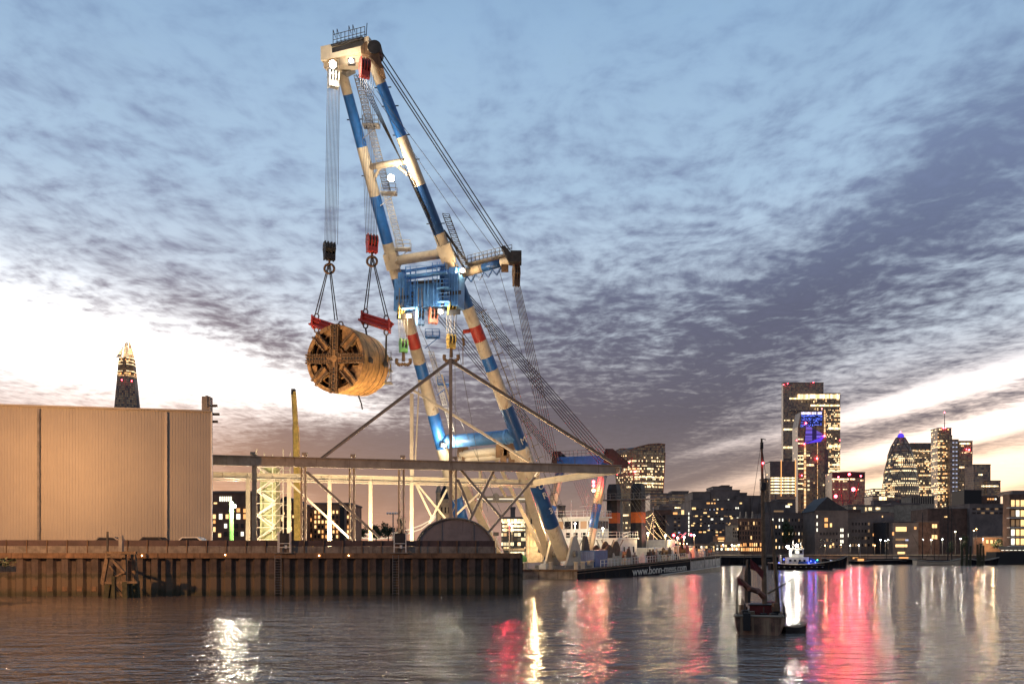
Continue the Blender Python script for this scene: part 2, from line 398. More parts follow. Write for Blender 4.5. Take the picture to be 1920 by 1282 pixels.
def gate(px, w, label):
    q = on_wall(px, 1036, -.2); d = q.y; hw = w/2*d/F; z0 = QT+.02
    t = thing('gate_platform', label, 'access gate', (q.x, q.y, z0), 'gates at the heads of the quay ladders')
    b = MB(); b.box(q+qn*.35+Vector((0, 0, .0)), (hw*2+.5, 1.1, .08)); b.build('platform', M['grey'], t)
    b = MB(); b.box(q+Vector((0, 0, 1.35)), (hw*2-.1, .08, .85)); b.build('gate_panel', M['dark'], t)
    for s in (-1, 1):
        b = MB(); b.box(q+Vector((s*hw, 0, .95)), (.09, .09, 1.85)); b.build('post', M['white'], t)
        b = MB(); b.tube(q+Vector((s*hw, 0, 1.85)), q+Vector((s*hw, 0, 1.85))+qn*.6, .03); b.tube(q+Vector((s*hw, 0, 1.85))+qn*.6, q+Vector((s*hw, 0, .05))+qn*.6, .03); b.tube(q+Vector((s*hw, 0, .9))+qn*.6, q+Vector((s*hw, 0, .9)), .025); b.build('handrail', M['white'], t)
    b = MB(); b.box(q+Vector((0, -.05, .5)), (hw*2-.1, .05, .06)); b.box(q+Vector((0, -.05, .85)), (hw*2-.1, .05, .06)); b.build('gate_bar', M['white'], t)
    b = MB(); b.box(q+Vector((.1, -.12, .55)), (.22, .12, .3)); b.build('lifebuoy_case', M['white'], t)
gate(533.5, 22, 'white posted access gate over the ladder nearer the shed')
gate(750, 22, 'white posted access gate over the ladder nearer the tent')
# lights set into the capping
for i, (px, py) in enumerate(((425, 1040), (600, 1041), (655, 1041), (270, 1041))):
    q = on_wall(px, py, .56); b = MB(); b.ball(q, .05, 6)
    tag(b.build('marker_light', M['sod'], origin=q), 'tiny marker light on the quay capping beam', 'marker light', 'marker lights along the quay')

# ------------------------------------------------------------------ shed
SZ = QT; ST = 17.2
SA = Vector((-52.5, 79.4, 0)); SBp = Vector(((397-960)*84/F, 84, 0)); sdn = (SBp-SA).normalized(); sn = Vector((sdn.y, -sdn.x, 0))
shed = thing('industrial_shed', 'big windowless shed clad in ribbed metal lit orange by street lamps', 'shed', SA+Vector((0, 0, SZ)))
b = MB(); Ls = (SBp-SA).length; pts = []; k = int(Ls/.25)
for i in range(k):
    for a, o in ((0, 0), (.10, 0), (.13, .022), (.22, .022)): pts.append(SA+sdn*(i*.25+a)+sn*o)
pts.append(SBp)
m = len(pts); vs = [q+Vector((0, 0, z)) for z in (SZ, ST) for q in pts]
b.add(vs, [(i, i+1, m+i+1, m+i) for i in range(m-1)]); b.build('front_cladding', M['shed'], shed)
b = MB(); SR = SBp+Vector((-.37, .93, 0))*40; SL = SA+Vector((-.37, .93, 0))*40
b.add([SBp+Vector((0, 0, SZ)), SR+Vector((0, 0, SZ)), SR+Vector((0, 0, ST)), SBp+Vector((0, 0, ST)), SL+Vector((0, 0, SZ)), SL+Vector((0, 0, ST)), SA+Vector((0, 0, SZ)), SA+Vector((0, 0, ST))],
      [(0, 1, 2, 3), (1, 4, 5, 2), (4, 6, 7, 5)]); b.build('side_cladding', M['shed'], shed)
b = MB(); b.add([SA+Vector((0, 0, ST-.1)), SBp+Vector((0, 0, ST-.1)), SR+Vector((0, 0, ST+1.2)), SL+Vector((0, 0, ST+1.2))], [(0, 1, 2, 3)]); b.build('roof', M['grey'], shed)
b = MB(); b.bar(SA+sn*.06+Vector((0, 0, ST)), SBp+sn*.06+Vector((0, 0, ST)), .24, .16); b.build('eaves_trim', M['shed'], shed)
b = MB(); b.bar(SBp+sn*.02+Vector((0, 0, SZ)), SBp+sn*.02+Vector((0, 0, ST)), .14, .14); b.build('corner_trim', M['white'], shed)
for px, wd in ((74, .20), (312, .26)):
    kx = (px-CX)/F; t_ = (SA.x-kx*SA.y)/(kx*sdn.y-sdn.x); q = SA+sdn*t_+sn*.16
    b = MB(); b.bar(q+Vector((0, 0, SZ)), q+Vector((0, 0, ST-.25)), wd, .2)
    for z in (6, 8.5, 11, 13.5, 16): b.box(q+Vector((0, 0, z)), (wd+.1, .24, .08))
    b.build('downpipe', M['grey'] if px < 100 else M['shed'], shed)
q = SBp-sdn*.55-sn*1.0
b = MB(); b.box((q.x, q.y, ST+.75), (.75, .9, 1.5)); b.box((q.x+.12, q.y-.1, ST+1.0), (.2, .95, 1.1)); b.build('roof_vent', M['grey'], shed)
for z, l in ((ST+.55, .45), (ST-.25, .65), (ST-.95, .5)):
    b = MB(); b.bar(SBp+Vector((0, .2, z)), SBp+Vector((l, .2, z)), .24, .22); b.bar(SBp+Vector((-.3, .2, z)), SBp+Vector((0, .2, z)), .18, .1); b.build('bracket_stub', M['dark'], shed)
# cars parked behind the parapet: only their roofs show
def car(px, label, m):
    q = on_wall(px, 1012, -2.6); t = thing('parked_car', label, 'car', (q.x, q.y, QT), 'cars parked in front of the shed')
    prof = [(-2.05, .35), (-2.1, .75), (-1.6, .92), (-1.0, 1.46), (.45, 1.46), (1.1, .95), (2.05, .8), (2.1, .4)]
    b = MB(); b.prism([q+Vector((x, -.8, z-.0+QT-q.z)) for x, z in prof], (0, 1.6, 0)); b.build('body', m, t)
    b = MB(); b.prism([q+Vector((x, -.82, z+QT-q.z)) for x, z in ((-1.4, .98), (-.92, 1.38), (.36, 1.38), (.86, .98))], (0, 1.64, 0)); b.build('window', M['winx'], t)
    for x in (-1.35, 1.35):
        for y in (-.8, .66):
            b = MB(); b.lathe([(0, .32), (.16, .32)], q+Vector((x, y, .32+QT-q.z)), (0, 1, 0), 14); b.build('wheel', M['dark'], t)
car(277, 'dark hatchback beside the wide shed downpipe behind the parapet', M['dark']); car(192, 'silver car roof behind the parapet above the timber dolphin', M['grey'])
car(352, 'white car roof behind the parapet near the shed corner', M['white'])

# ------------------------------------------------------------------ steel frame with its open gable
ZF = 13.45
fr = thing('steel_frame', 'unclad steel portal frame with an open triangular gable beside the shed', 'steel frame', P(780, 1036, 92)*1)
def dfront(px): return 88+(px-400)*(100.5-88)/750
def drear(px): return 104.7+(px-400)*(5.3/600)
def Pf(px, py): return P(px, py, dfront(px))
def Pr(px, py): return P(px, py, drear(px))
def gz(v): v = Vector(v); v.z = QT; return v
b = MB(); b.ibeam(Pf(399, 862), Pf(1165, 880), .38, 1.0, .09); b.build('front_beam', M['frame'], fr)
b = MB(); b.ibeam(Pr(400, 890), Pr(1005, 905), .45, .72, .09)
for i in range(13): q = Pr(420+i*46, 0); b.box((q.x, q.y-.12, Pr(400, 890).lerp(Pr(1005, 905), i/13+.03).z), (.05, .2, .6))
b.build('rear_beam', M['framel'], fr)
b = MB(); b.bar(Pr(400, 899), Pr(1005, 913), .2, .14); b.build('rear_rail', M['framel'], fr)
b = MB(); b.ibeam(Pr(1000, 905), P(1163, 881, 100.2), .4, .75, .09); b.build('end_beam', M['framel'], fr)
for px, y0 in ((477, 852), (573, 853), (664, 856), (757, 858), (855, 860)):
    q = Pf(px, y0); b = MB()
    if px == 477: b.ibeam(gz(q), q, .42, .32, .05, (0, 1, 0))
    else:
        b.bar(gz(q), q, .20, .34); q2 = q+Vector((-.62, .9, -.75)); b.bar(gz(q2), q2, .16, .3)
        k = 9
        for i in range(k):
            z0 = QT+(q2.z-QT)*i/k; z1 = QT+(q2.z-QT)*(i+1)/k; a, c = (q, q2) if i % 2 else (q2, q)
            b.bar((a.x, a.y, z0), (c.x, c.y, z1), .06)
    b.box(q+Vector((-.1, 0, .1)), (.5, .5, .3)); b.build('front_column', M['frame'], fr)
q = Pf(845, 672); b = MB(); b.ibeam(gz(q), q, .34, .34, .05, (0, 1, 0)); b.build('gable_post', M['frame'], fr)
b = MB(); b.ibeam(Pf(590, 869), Pf(845, 676), .26, .34, .05); b.build('rafter', M['frame'], fr)
b = MB(); b.ibeam(Pf(845, 676), Pf(1150, 868), .26, .34, .05); b.build('rafter', M['frame'], fr)
for px in (465, 542, 618, 695, 772):
    q = Pr(px, 892 if px < 772 else 738); b = MB(); b.ibeam(gz(q), q, .42, .36, .06, (0, 1, 0)); b.build('rear_column', M['framel'], fr)
for a, c, w in (((772, 730), (1003, 872), .32), ((772, 738), (775, 900), .2), ((828, 702), (846, 764), .2), ((786, 718), (778, 880), .16)):
    b = MB(); b.bar(Pr(*a), Pr(*c), w, w*.8); b.build('rear_gable_brace', M['framel'], fr)
for a, c in (((545, 906), (657, 1010)), ((777, 902), (812, 975)), ((780, 905), (838, 975)), ((838, 917), (805, 980)), ((922, 902), (855, 965)), ((560, 920), (620, 975))):
    b = MB(); b.bar(Pr(*a), Pr(*c), .34 if a[0] in (545, 922) else .24, .24); b.build('rear_brace', M['framel'], fr)
for a, c in (((576, 885), (712, 1008)), ((860, 876), (940, 970)), ((927, 879), (880, 977)), ((1003, 894), (910, 1004)), ((858, 898), (885, 965))):
    b = MB(); b.bar(Pf(*a), Pf(*c), .26, .26); b.build('front_brace', M['frame'], fr)
q = P(1110, 886, 101); b = MB(); b.bar(Pf(1012, 882), Pr(1000, 898), .25); b.build('tie_beam', M['framel'], fr)
# tent
D = 84; tc_ = P(853, 1013, D); rx = 75*D/F; rz = 42.5*D/F; base = QT
tent = thing('arched_tent', 'grey tarpaulin barrel tent at the end of the quay', 'tent', (tc_.x, D, base))
zt = EYE+(HZ-971)*D/F; n = 26
arc = [Vector((tc_.x-math.cos(math.pi*i/n)*rx, D, base+max(0,math.sin(math.pi*i/n))**.92*(zt-base))) for i in range(n+1)]
b = MB(); sh = Vector((-1.2, 13, 0)); ring = [[q+sh*t for q in arc] for t in (0, .33, .66, 1)]
b.add([q for r_ in ring for q in r_], [(j*(n+1)+i, j*(n+1)+i+1, (j+1)*(n+1)+i+1, (j+1)*(n+1)+i) for j in range(3) for i in range(n)]); b.build('arch_sheet', M['tent'], tent)
b = MB(); inn = [Vector((tc_.x+(q.x-tc_.x)*.97, D+.15, base+(q.z-base)*.965)) for q in arc]
b.add(inn, [tuple(range(n+1))]); b.build('front_sheet', M['tent'], tent)
b = MB()
for t in (.18, .42, .66, .86):
    i = t*n; q = inn[int(i)]; b.bar((q.x, D+.08, base), (q.x, D+.08, q.z), .06, .04)
b.build('seam', M['grey'], tent)
b = MB(); b.path(arc, .09, 6); b.build('edge_hoop', M['grey'], tent)
# stair tower with glowing sheeting, scaffolding
D = 116
st = thing('stair_tower', 'sheeted scaffold stair tower glowing pale green behind the frame', 'scaffold tower', gz(P(505, 1036, D)))
x0, x1, x2 = (P(px, 0, D).x for px in (481, 511, 531)); ztop = P(0, 874, D).z
b = MB(); b.add([(x0, D+1.6, QT), (x1, D+1.6, QT), (x1, D+1.6, ztop), (x0, D+1.6, ztop), (x1, D+3.6, QT), (x1, D+3.6, ztop)], [(0, 1, 2, 3), (1, 4, 5, 2)])
b.build('sheeting', pm('pale_green_sheeting', (.32, .32, .15), .6, 0, .12, .8), st)
for x in (x0, x1, x2):
    for y in (D, D+3.6):
        b = MB(); b.tube((x, y, QT), (x, y, P(0, 842+10*(x == x1), D).z), .07, n=6); b.build('standard', M['framel'], st)
k = 7
for i in range(k+1):
    z = QT+.4+(ztop-QT-.5)*i/k
    for y in (D, D+3.6): MB().tube((x0, y, z), (x2, y, z), .05, n=5).build('ledger', M['framel'], st)
    if i < k:
        z2 = z+(ztop-QT-.5)/k
        MB().bar((x0, D, z if i % 2 else z2), (x1, D, z2 if i % 2 else z), .10).build('diagonal_brace', M['framel'], st); MB().bar((x1, D, z), (x2, D, z2), .06).build('diagonal_brace', M['framel'], st)
        MB().bar((x0, D+1.3, z+.3 if i % 2 else z2), (x1, D+1.3, z2 if i % 2 else z+.3), .10, .3).build('stair_flight', M['framel'], st)
lamp(st, (x0+1, D-1.5, 8), 40, (1., .95, .6), .3)
# green lamp pole, crane boom behind the frame
D = 112; q = P(434, 1036, D); t = thing('floodlight_mast', 'green steel pole with a bright white floodlight right of the shed', 'floodlight', gz(q))
zt = P(0, 940, D).z; b = MB(); b.tube(gz(q), (q.x, q.y, zt), .30, .27, 10); b.build('pole', M['green'], t)
l = P(439, 948, D-.5); b = MB(); b.ball(l, .22, 8); b.build('lens', M['lensw'], t)
b = MB(); b.box(l+Vector((-.1, .4, 0)), (.5, .4, .5)); b.build('housing', M['dark'], t)
lamp(t, l+Vector((.15, -.5, 0)), 3800, WHITE, .3)
D = 138
yc = thing('mobile_crane', 'yellow telescopic boom of a mobile crane rising behind the steel frame', 'mobile crane', gz(P(557, 1036, D)))
b = MB(); pz = [(559, 1030, .48), (557.5, 900, .42), (554.5, 800, .34), (550.5, 735, .24)]
for (xa, ya, wa), (xb, yb, wb) in zip(pz, pz[1:]): b.bar(P(xa, ya, D), P(xb, yb-.5, D), wa*2, wa*2.2)
b.build('boom', M['yellow'], yc)
b = MB(); b.box(P(550.3, 734, D), (.6, .7, .8)); b.bar(P(549, 730, D), P(547, 738, D-.6), .25); b.build('boom_head', M['dark'], yc)
b = MB(); b.box(gz(P(560, 1036, D))+Vector((0, 0, 1.2)), (4, 3, 2.0)); b.build('slew_base', M['yellow'], yc)
b = MB(); b.tube(P(549, 738, D-.6), P(549.5, 885, D-.6), .035, n=4); b.build('hoist_line', M['rope'], yc)
# timber dolphin in front of the quay
dl = thing('timber_dolphin', 'weathered wooden dolphin of braced piles standing before the sheet piles', 'mooring dolphin', (P(226, 0, 74.2).x, 74.2, 0))
def Pd(px, py, dd=0): return P(px, py, 74.2+dd)
for (xa, ya, xb, yb, w, dd, mt) in ((192, 1095, 203, 1036, .30, 0, 'timber'), (199, 1160, 203, 1095, .42, -.2, 'slime'), (234, 1095, 233, 1036, .32, 0, 'timber'), (236, 1160, 235, 1090, .42, -.2, 'slime'),
        (255, 1090, 250, 1036, .36, 1.2, 'timber'), (257, 1160, 255, 1088, .44, 1.2, 'slime'), (214, 1150, 213, 1080, .26, -.4, 'slime'), (206, 1160, 208, 1090, .36, 1.2, 'slime'), (246, 1155, 244, 1092, .3, .4, 'slime')):
    c = MB(); c.bar(Pd(xa, min(ya, 1128), dd), Pd(xb, yb, dd), w, w*.9); a0 = Pd(xa, min(ya, 1128), dd)
    if ya > 1120: c.bar(a0+Vector((0, 0, -1.6)), a0, w, w*.9)
    c.build('pile', M[mt], dl)
for (xa, ya, xb, yb, w, dd) in ((200, 1036, 256, 1036, .34, -.1), (198, 1043, 236, 1042, .3, -.25), (210, 1048, 234, 1074, .30, -.3), (236, 1070, 214, 1082, .16, -.2), (197, 1092, 258, 1091, .26, -.25), (206, 1060, 218, 1078, .18, .9), (216, 1100, 232, 1118, .24, -.1), (203, 1036, 250, 1052, .2, 1.2)):
    c = MB(); c.bar(Pd(xa, ya, dd), Pd(xb, yb, dd), w, w*.7); c.build('brace', M['timber'], dl)
for (px, y0, y1, w, mt) in ((201.5, 1036, 996, .13, 'dark'), (227, 1036, 1003, .30, 'grey')):
    c = MB(); c.bar(Pd(px, y0, .3), Pd(px, y1, .3), w); c.build('post', M[mt], dl)
# pier stub and lamp post at the left edge, outside most of the picture
pr = thing('timber_pier', 'dark timber pier end with a plank fender at the left edge of the river', 'pier', (-39, 62, 0))
b = MB(); b.bb(-60, -36.6, 62, 65.5, 2.3, 2.7); b.build('deck', M['timber'], pr)
for i in range(8):
    c = MB(); c.bar((-37.75-i*.62, 62+.02*i, -2), (-37.75-i*.62, 62+.02*i, 2.3), .34, .3); c.build('pile', M['slime'], pr)
for y in (63, 64, 65): c = MB(); c.bar((-37.8, y, -2), (-37.8, y, 2.3), .34, .3); c.build('pile', M['slime'], pr)
c = MB(); c.bar((-39.6, 64, 3.9), (-37.6, 64, 2.75), .14, 1.6); c.build('ramp_board', M['timber'], pr)
bs = MB(); random.seed(3)
for i in range(260):
    q = Vector((-37.9+random.gauss(0, .42), 65+random.gauss(0, .7), 2.55+random.random()*.7)); d = Vector((random.gauss(0, 1), random.gauss(0, 1), random.random()))*.14; e = Vector((random.gauss(0, 1), random.gauss(0, 1), random.gauss(0, 1)))*.07
    bs.add([q, q+e, q+d+e*.5, q+d-e*.4], [(0, 1, 2, 3)])
tag(bs.build('shrub', M['leaf'], origin=(-37.9, 65, 2.5)), 'small lamplit shrub growing on the pier at the left edge', 'shrub')
lp = thing('street_lamp', 'tall orange street lamp on the pier just outside the left edge', 'street lamp', (-43, 60, 2.7))
b = MB(); b.tube((-43, 60, 2.7), (-43, 60, 13), .11, .07); b.tube((-43, 60, 13), (-41.8, 61, 13.3), .06); b.build('pole', M['grey'], lp)
b = MB(); b.box((-41.6, 61.2, 13.25), (.8, .35, .16)); b.build('lamp_head', M['grey'], lp)
b = MB(); b.box((-41.6, 61.2, 13.15), (.6, .28, .06)); b.build('lens', M['sod'], lp)
lamp(lp, (-41.6, 61.2, 12.9), 18500, SODIUM, .25)
# ------------------------------------------------------------------ floating crane
CR = thing('floating_crane', 'towering blue and cream sheerleg crane leaning over the quay with two striped legs', 'crane', P(980, 1050, 150))
class Leg:
    def __init__(s, a, b, ra, rb): s.a, s.b, s.ra, s.rb = a, b, ra, rb
    def t(s, py):
        k = (HZ-py)/F; d = s.b-s.a
        return (k*s.a.y-(s.a.z-EYE))/(d.z-k*d.y)
    def p(s, py): return s.a.lerp(s.b, s.t(py))
    def r(s, py): return s.ra+(s.rb-s.ra)*s.t(py)
def banded_leg(name, leg, bands, mats):
    b = MB(); n = 28; ax = (leg.b-leg.a).normalized(); y0 = bands[0][0]
    for (ya, k), (yb, _) in zip(bands, bands[1:]):
        b.k = k; A, B = leg.p(ya), leg.p(yb); m = max(1, int((B-A).length/3))
        for j in range(m): b.tube(A.lerp(B, j/m), A.lerp(B, (j+1)/m), leg.r(ya)+(leg.r(yb)-leg.r(ya))*j/m, leg.r(ya)+(leg.r(yb)-leg.r(ya))*(j+1)/m, n, caps=False)
    o = b.build(name, mats, CR, smooth=True); return o
LM = [M['cream'], M['blue'], M['navy'], M['red']]
RL = Leg(P(697, 112, 111), P(1058, 1044, 148), .66, 1.22)
LL = Leg(P(637, 120, 113.5), P(884, 1044, 156), .64, 1.22)
rl = banded_leg('leg', RL, [(108, 0), (157, 1), (256, 0), (347, 2), (437, 0), (528, 2), (576, 0), (610, 3), (638, 0), (668, 1), (692, 0), (762, 2), (838, 0), (906, 2), (985, 0), (1044, 0)], LM)
ll = banded_leg('leg', LL, [(118, 0), (177, 1), (275, 0), (367, 1), (455, 0), (520, 2), (590, 0), (624, 3), (652, 0), (680, 1), (707, 0), (774, 1), (838, 0), (930, 1), (985, 0), (1044, 0)], LM)
# band rings and small brackets on the legs
for lg, ys in ((RL, (165, 200, 254, 300, 420)), (LL, (225, 330))):
    for y in ys:
        q = lg.p(y); b = MB(); b.bar(q-Vector((lg.r(y)*1.5, 0, 0)), q+Vector((lg.r(y)*1.6, 0, .1)), .12, .10); b.build('cable_bracket', M['dark'], CR)
def cross(name, la, ya, lb, yb, r, mat, n=14, sleeve=True):
    a, c = la.p(ya), lb.p(yb); o = MB().tube(a, c, r, n=n).build(name, mat, CR, smooth=True)
    return a, c
cross('cross_tube', LL, 314, RL, 301, .43, M['cream'])
cross('cross_tube', LL, 490, RL, 474, .68, M['cream'])
for lg, y in ((LL, 488), (RL, 473)):
    q = lg.p(y); ax = (lg.b-lg.a).normalized(); b = MB(); b.bar(q-ax*1.1, q+ax*1.1, lg.r(y)*2.35, lg.r(y)*2.35, (1, 0, 0)); b.build('cross_socket', M['cream'], CR)
a, c = cross('cross_tube', LL, 829, RL, 817, 1.05, M['lblue'], 18)
for t in (.13, .87):
    q = a.lerp(c, t); b = MB(); b.lathe([(-.2, 1.2), (.2, 1.2)], q, c-a, 18); b.build('flange', M['lblue'], CR)
b = MB(); q1, q2 = LL.p(314).lerp(RL.p(301), .32), LL.p(345); b.tube(q1, q2, .22); b.build('brace', M['cream'], CR)
b = MB(); q1, q2 = LL.p(314).lerp(RL.p(301), .62), RL.p(345); b.tube(q1, q2, .24); b.build('brace', M['cream'], CR)
# crown
n_ = (LL.p(112)-RL.p(112)).normalized(); lean = Vector((-.455, -.89, 0))
b = MB(); a, c = P(611, 111, 112.6), P(700, 92, 110.6); b.bar(a, c, 2.6, 1.75); b.bar(a.lerp(c, .02)+Vector((0, 0, -.9)), a.lerp(c, .9)+Vector((0, 0, -1.1)), 1.6, 1.3); b.build('crown_girder', M['cream'], CR)
b = MB(); b.prism([P(x, y, 109.4) for x, y in ((676, 88), (684, 79), (702, 76), (709, 84), (711, 105), (719, 128), (713, 130), (699, 112), (690, 103), (677, 100))], (0, 2.4, 0)); b.build('crown_cheek', M['rust'], CR)
b = MB(); b.lathe([(0, .85), (2.2, .85)], P(702, 88, 109.3), (0, 1, 0), 20); b.build('head_sheave', M['dark'], CR)
b = MB(); b.prism([P(x, y, 112.2) for x, y in ((630, 108), (660, 103), (664, 128), (648, 136), (636, 128))], (0, 1.2, 0)); b.build('crown_cheek', M['grey'], CR)
b = MB(); a, c = P(627, 92, 111.4), P(686, 77, 110); b.bar(a, c, 1.8, .18); b.bar(a+Vector((0, 0, -.5)), c+Vector((0, 0, -.5)), 1.2, .6); b.build('top_platform', M['dark'], CR)
b = MB()
for i in range(9):
    q = a.lerp(c, i/8)+Vector((0, -.8, 0)); b.tube(q, q+Vector((0, 0, 1.3 if i not in (0, 1, 4, 5) else 1.9)), .045, n=5)
for h in (.65, 1.3): b.tube(a+Vector((0, -.8, h)), c+Vector((0, -.8, h)), .04, n=5); b.tube(a+Vector((0, .8, h)), c+Vector((0, .8, h)), .04, n=5)
for i in (0, 1, 4, 5): q = a.lerp(c, i/8); b.tube(q+Vector((0, -.8, 1.9)), q+Vector((0, .8, 1.9)), .04, n=5)
b.tube(c, c+Vector((.15, 0, 2.2)), .05, n=5)
for i in range(8): b.tube(a.lerp(c, (i+.5)/8)+Vector((0, .8, 0)), a.lerp(c, (i+.5)/8)+Vector((0, .8, 1.3)), .04, n=5)
b.build('platform_railing', M['dark'], CR)
def crane_flood(px, py, d, power, col=WHITE, aim=None, r=.28, size=150):
    q = P(px, py, d); b = MB(); b.box(q+Vector((0, .45, .1)), (.9, .5, .7)); h = b.build('floodlight', M['dark'], CR)
    b = MB(); b.ball(q, r, 10); b.build('lens', M['lensw'], h)
    lamp(CR, q+Vector((0, -.7, -.25)), power, col, .3) if aim is None else lamp(CR, q+Vector((0, -.5, -.3)), power, col, .3, 'SPOT', aim, size)
crane_flood(624, 121, 109.2, 900, WHITE, r=.42); crane_flood(658, 114, 108.4, 350, WARM, r=.22)
crane_flood(733, 334, 116.4, 2600, WHITE, r=.42); crane_flood(867, 507, 122.5, 500, WARM, r=.25)
crane_flood(826, 584, 121.6, 380, WHITE, r=.28); crane_flood(766, 592, 123.4, 1300, WARM, r=.25)
crane_flood(832, 835, 141.2, 1900, WHITE, r=.25); crane_flood(940, 822, 140, 1500, WARM, r=.15)
# hoist ropes, blocks, slings
def sheave_block(name, px, py, w, h, d, mat, label, hook='ring', plates=3, lift=0.):
    """cheek plates round a stack of sheaves, with a shank and ring or a ramshorn hook"""
    q = P(px, py, d); s = d/F; w *= s; h *= s; t = thing(name, label, 'hook block', q)
    tk = w*.62
    prof = [(-.5, .10), (-.46, .34), (-.25, .5), (.25, .5), (.46, .34), (.5, .10), (.36, -.14), (.30, -.5), (-.30, -.5), (-.36, -.14)]
    for i in range(plates):
        x = (i/(plates-1)-.5)*tk
        b = MB(Matrix.Translation(q) @ Matrix.Rotation(R(28), 4, 'Z')); b.prism([Vector((x-.06, a*w*.72, z*h)) for a, z in prof], (.12, 0, 0)); b.build('cheek_plate', mat, t)
    b = MB(Matrix.Translation(q) @ Matrix.Rotation(R(28), 4, 'Z')); b.lathe([(-tk/2+.07, .31*w), (tk/2-.07, .31*w)], (0, 0, h*.16), (1, 0, 0), 18); b.build('sheave', M['dark'], t)
    b = MB(Matrix.Translation(q) @ Matrix.Rotation(R(28), 4, 'Z')); b.box((0, 0, -h*.33), (tk*.95, w*.42, h*.26)); b.build('crosshead', mat, t)
    for a, z in ((-.34, .1), (.34, .1), (0, .16), (-.2, .38), (.2, .38), (0, -.38)): MB(Matrix.Translation(q) @ Matrix.Rotation(R(28), 4, 'Z')).lathe([(-tk/2-.12, .045*w), (tk/2+.12, .045*w)], (0, a*w*.72, z*h), (1, 0, 0), 8).build('pin', M['grey'], t)
    z = q.z-h*.5
    if hook == 'ring':
        b = MB(); b.tube((q.x, q.y, z+.1), (q.x, q.y, z-.55), .14); 
        for i in range(12):
            a0, a1 = 2*math.pi*i/12, 2*math.pi*(i+1)/12; b.tube((q.x+.62*math.sin(a0), q.y, z-1.05+.6*math.cos(a0)), (q.x+.62*math.sin(a1), q.y, z-1.05+.6*math.cos(a1)), .15, n=6)
        b.build('lifting_ring', M['rust'], t)
    elif hook == 'horn':
        b = MB(); b.tube((q.x, q.y, z+.1), (q.x, q.y, z-1.2), .2, .26)
        for sg in (-1, 1): b.path([Vector((q.x+sg*x_, q.y, z+z_)) for x_, z_ in ((0, -1.55), (.4, -1.72), (.85, -1.6), (1.0, -1.2), (.9, -.85))], .24, 8)
        b.build('ramshorn_hook', M['rust'], t)
    return t, q
def ropes(px0, px1, py0, d0, qx0, qx1, py1, d1, n, mat, r=.035, rows=1, name='hoist_rope'):
    for i in range(n):
        t = i/max(1, n-1); dd = random.uniform(-.35, .35)
        b = MB(); b.tube(P(px0+(px1-px0)*t, py0, d0+dd), P(qx0+(qx1-qx0)*t, py1, d1+dd), r, n=4, caps=False); b.build(name, mat, CR)
ropes(614, 635, 150, 110.6, 609, 629, 458, 110.2, 9, M['ropelit'], .03); ropes(637, 640, 105, 111, 633, 634, 458, 110.5, 1, M['ropelit'])
ropes(676, 700, 140, 109, 686, 706, 444, 108.6, 8, M['ropelit'], .03)
sheave_block('sheave_block', 625, 148, 27, 34, 110.6, M['white'], 'white fixed sheave block hanging under the left end of the crane crown', None, 4)
sheave_block('sheave_block', 684, 128, 26, 36, 109, M['red'], 'red fixed sheave block hanging under the right end of the crane crown', None, 4)
sheave_block('hook_block', 617.5, 471, 29, 34, 110.2, M['dark'], 'black hook block at the left, carrying the front of the boring machine', 'ring', 4)
sheave_block('hook_block', 697.5, 457, 28, 34, 108.6, M['red'], 'red hook block carrying the two slings of the nearer lifting beam', 'ring', 4)
TD = 107.6
def beam(pa, pb, label):
    a, c = P(*pa), P(*pb); t = thing('lifting_beam', label, 'lifting beam', (a+c)/2)
    b = MB(); d = (c-a).normalized(); up = d.cross(Vector((0, 1, 0))).normalized()
    up = up if up.z > 0 else -up; b.ibeam(a, c, .95, 1.1, .2, up)
    b.tube(a+up*.15, c+up*.15, .34, n=12); b.tube(a-up*.3, c-up*.3, .26, n=12); b.build('girder', M['red'], t)
    L = (c-a).length
    for s in (.03, .97):
        q = a.lerp(c, s); b = MB(); b.box(q, (.22, 1.25, 1.5)); b.build('end_plate', M['red'], t)
    for s in (.14, .86):
        for sg in (1, -1):
            q = a.lerp(c, s)+Vector((0, 0, sg*.85)); b = MB()
            for i in range(8):
                a0, a1 = 2*math.pi*i/8, 2*math.pi*(i+1)/8; b.tube(q+Vector((.28*math.sin(a0), 0, .36*math.cos(a0))), q+Vector((.28*math.sin(a1), 0, .36*math.cos(a1))), .09, n=6)
            b.build('shackle', M['grey'], t)
    return a, c
b1a, b1c = beam((585, 603, 110.8), (648, 624, 108.6), 'red lifting beam at the left, half hidden behind the boring machine')
b2a, b2c = beam((678, 595, 109.6), (732, 612, 107.4), 'red lifting beam at the right, hanging clear above the boring machine')
def sling(a, c, label, r=.07, pair=.16):
    t = thing('wire_sling', label, 'sling', a, 'wire slings of the heavy lift')
    for s in (-1, 1):
        b = MB(); b.tube(a+Vector((s*pair*.4, 0, 0)), c+Vector((s*pair, 0, 0)), r, n=5); b.build('rope_leg', M['sling'], t)
h1, h2 = P(617.5, 492, 110.2), P(697.5, 479, 108.6)
up = Vector((0, 0, 1.2))
sling(h1, b1a.lerp(b1c, .14)+up, 'left doubled wire sling from the black hook block to its beam'); sling(h1, b1a.lerp(b1c, .72)+up, 'right doubled wire sling from the black hook block to its beam')
sling(h2, b2a.lerp(b2c, .14)+up, 'left doubled wire sling from the red hook block to its beam'); sling(h2, b2a.lerp(b2c, .86)+up, 'right doubled wire sling from the red hook block to its beam')
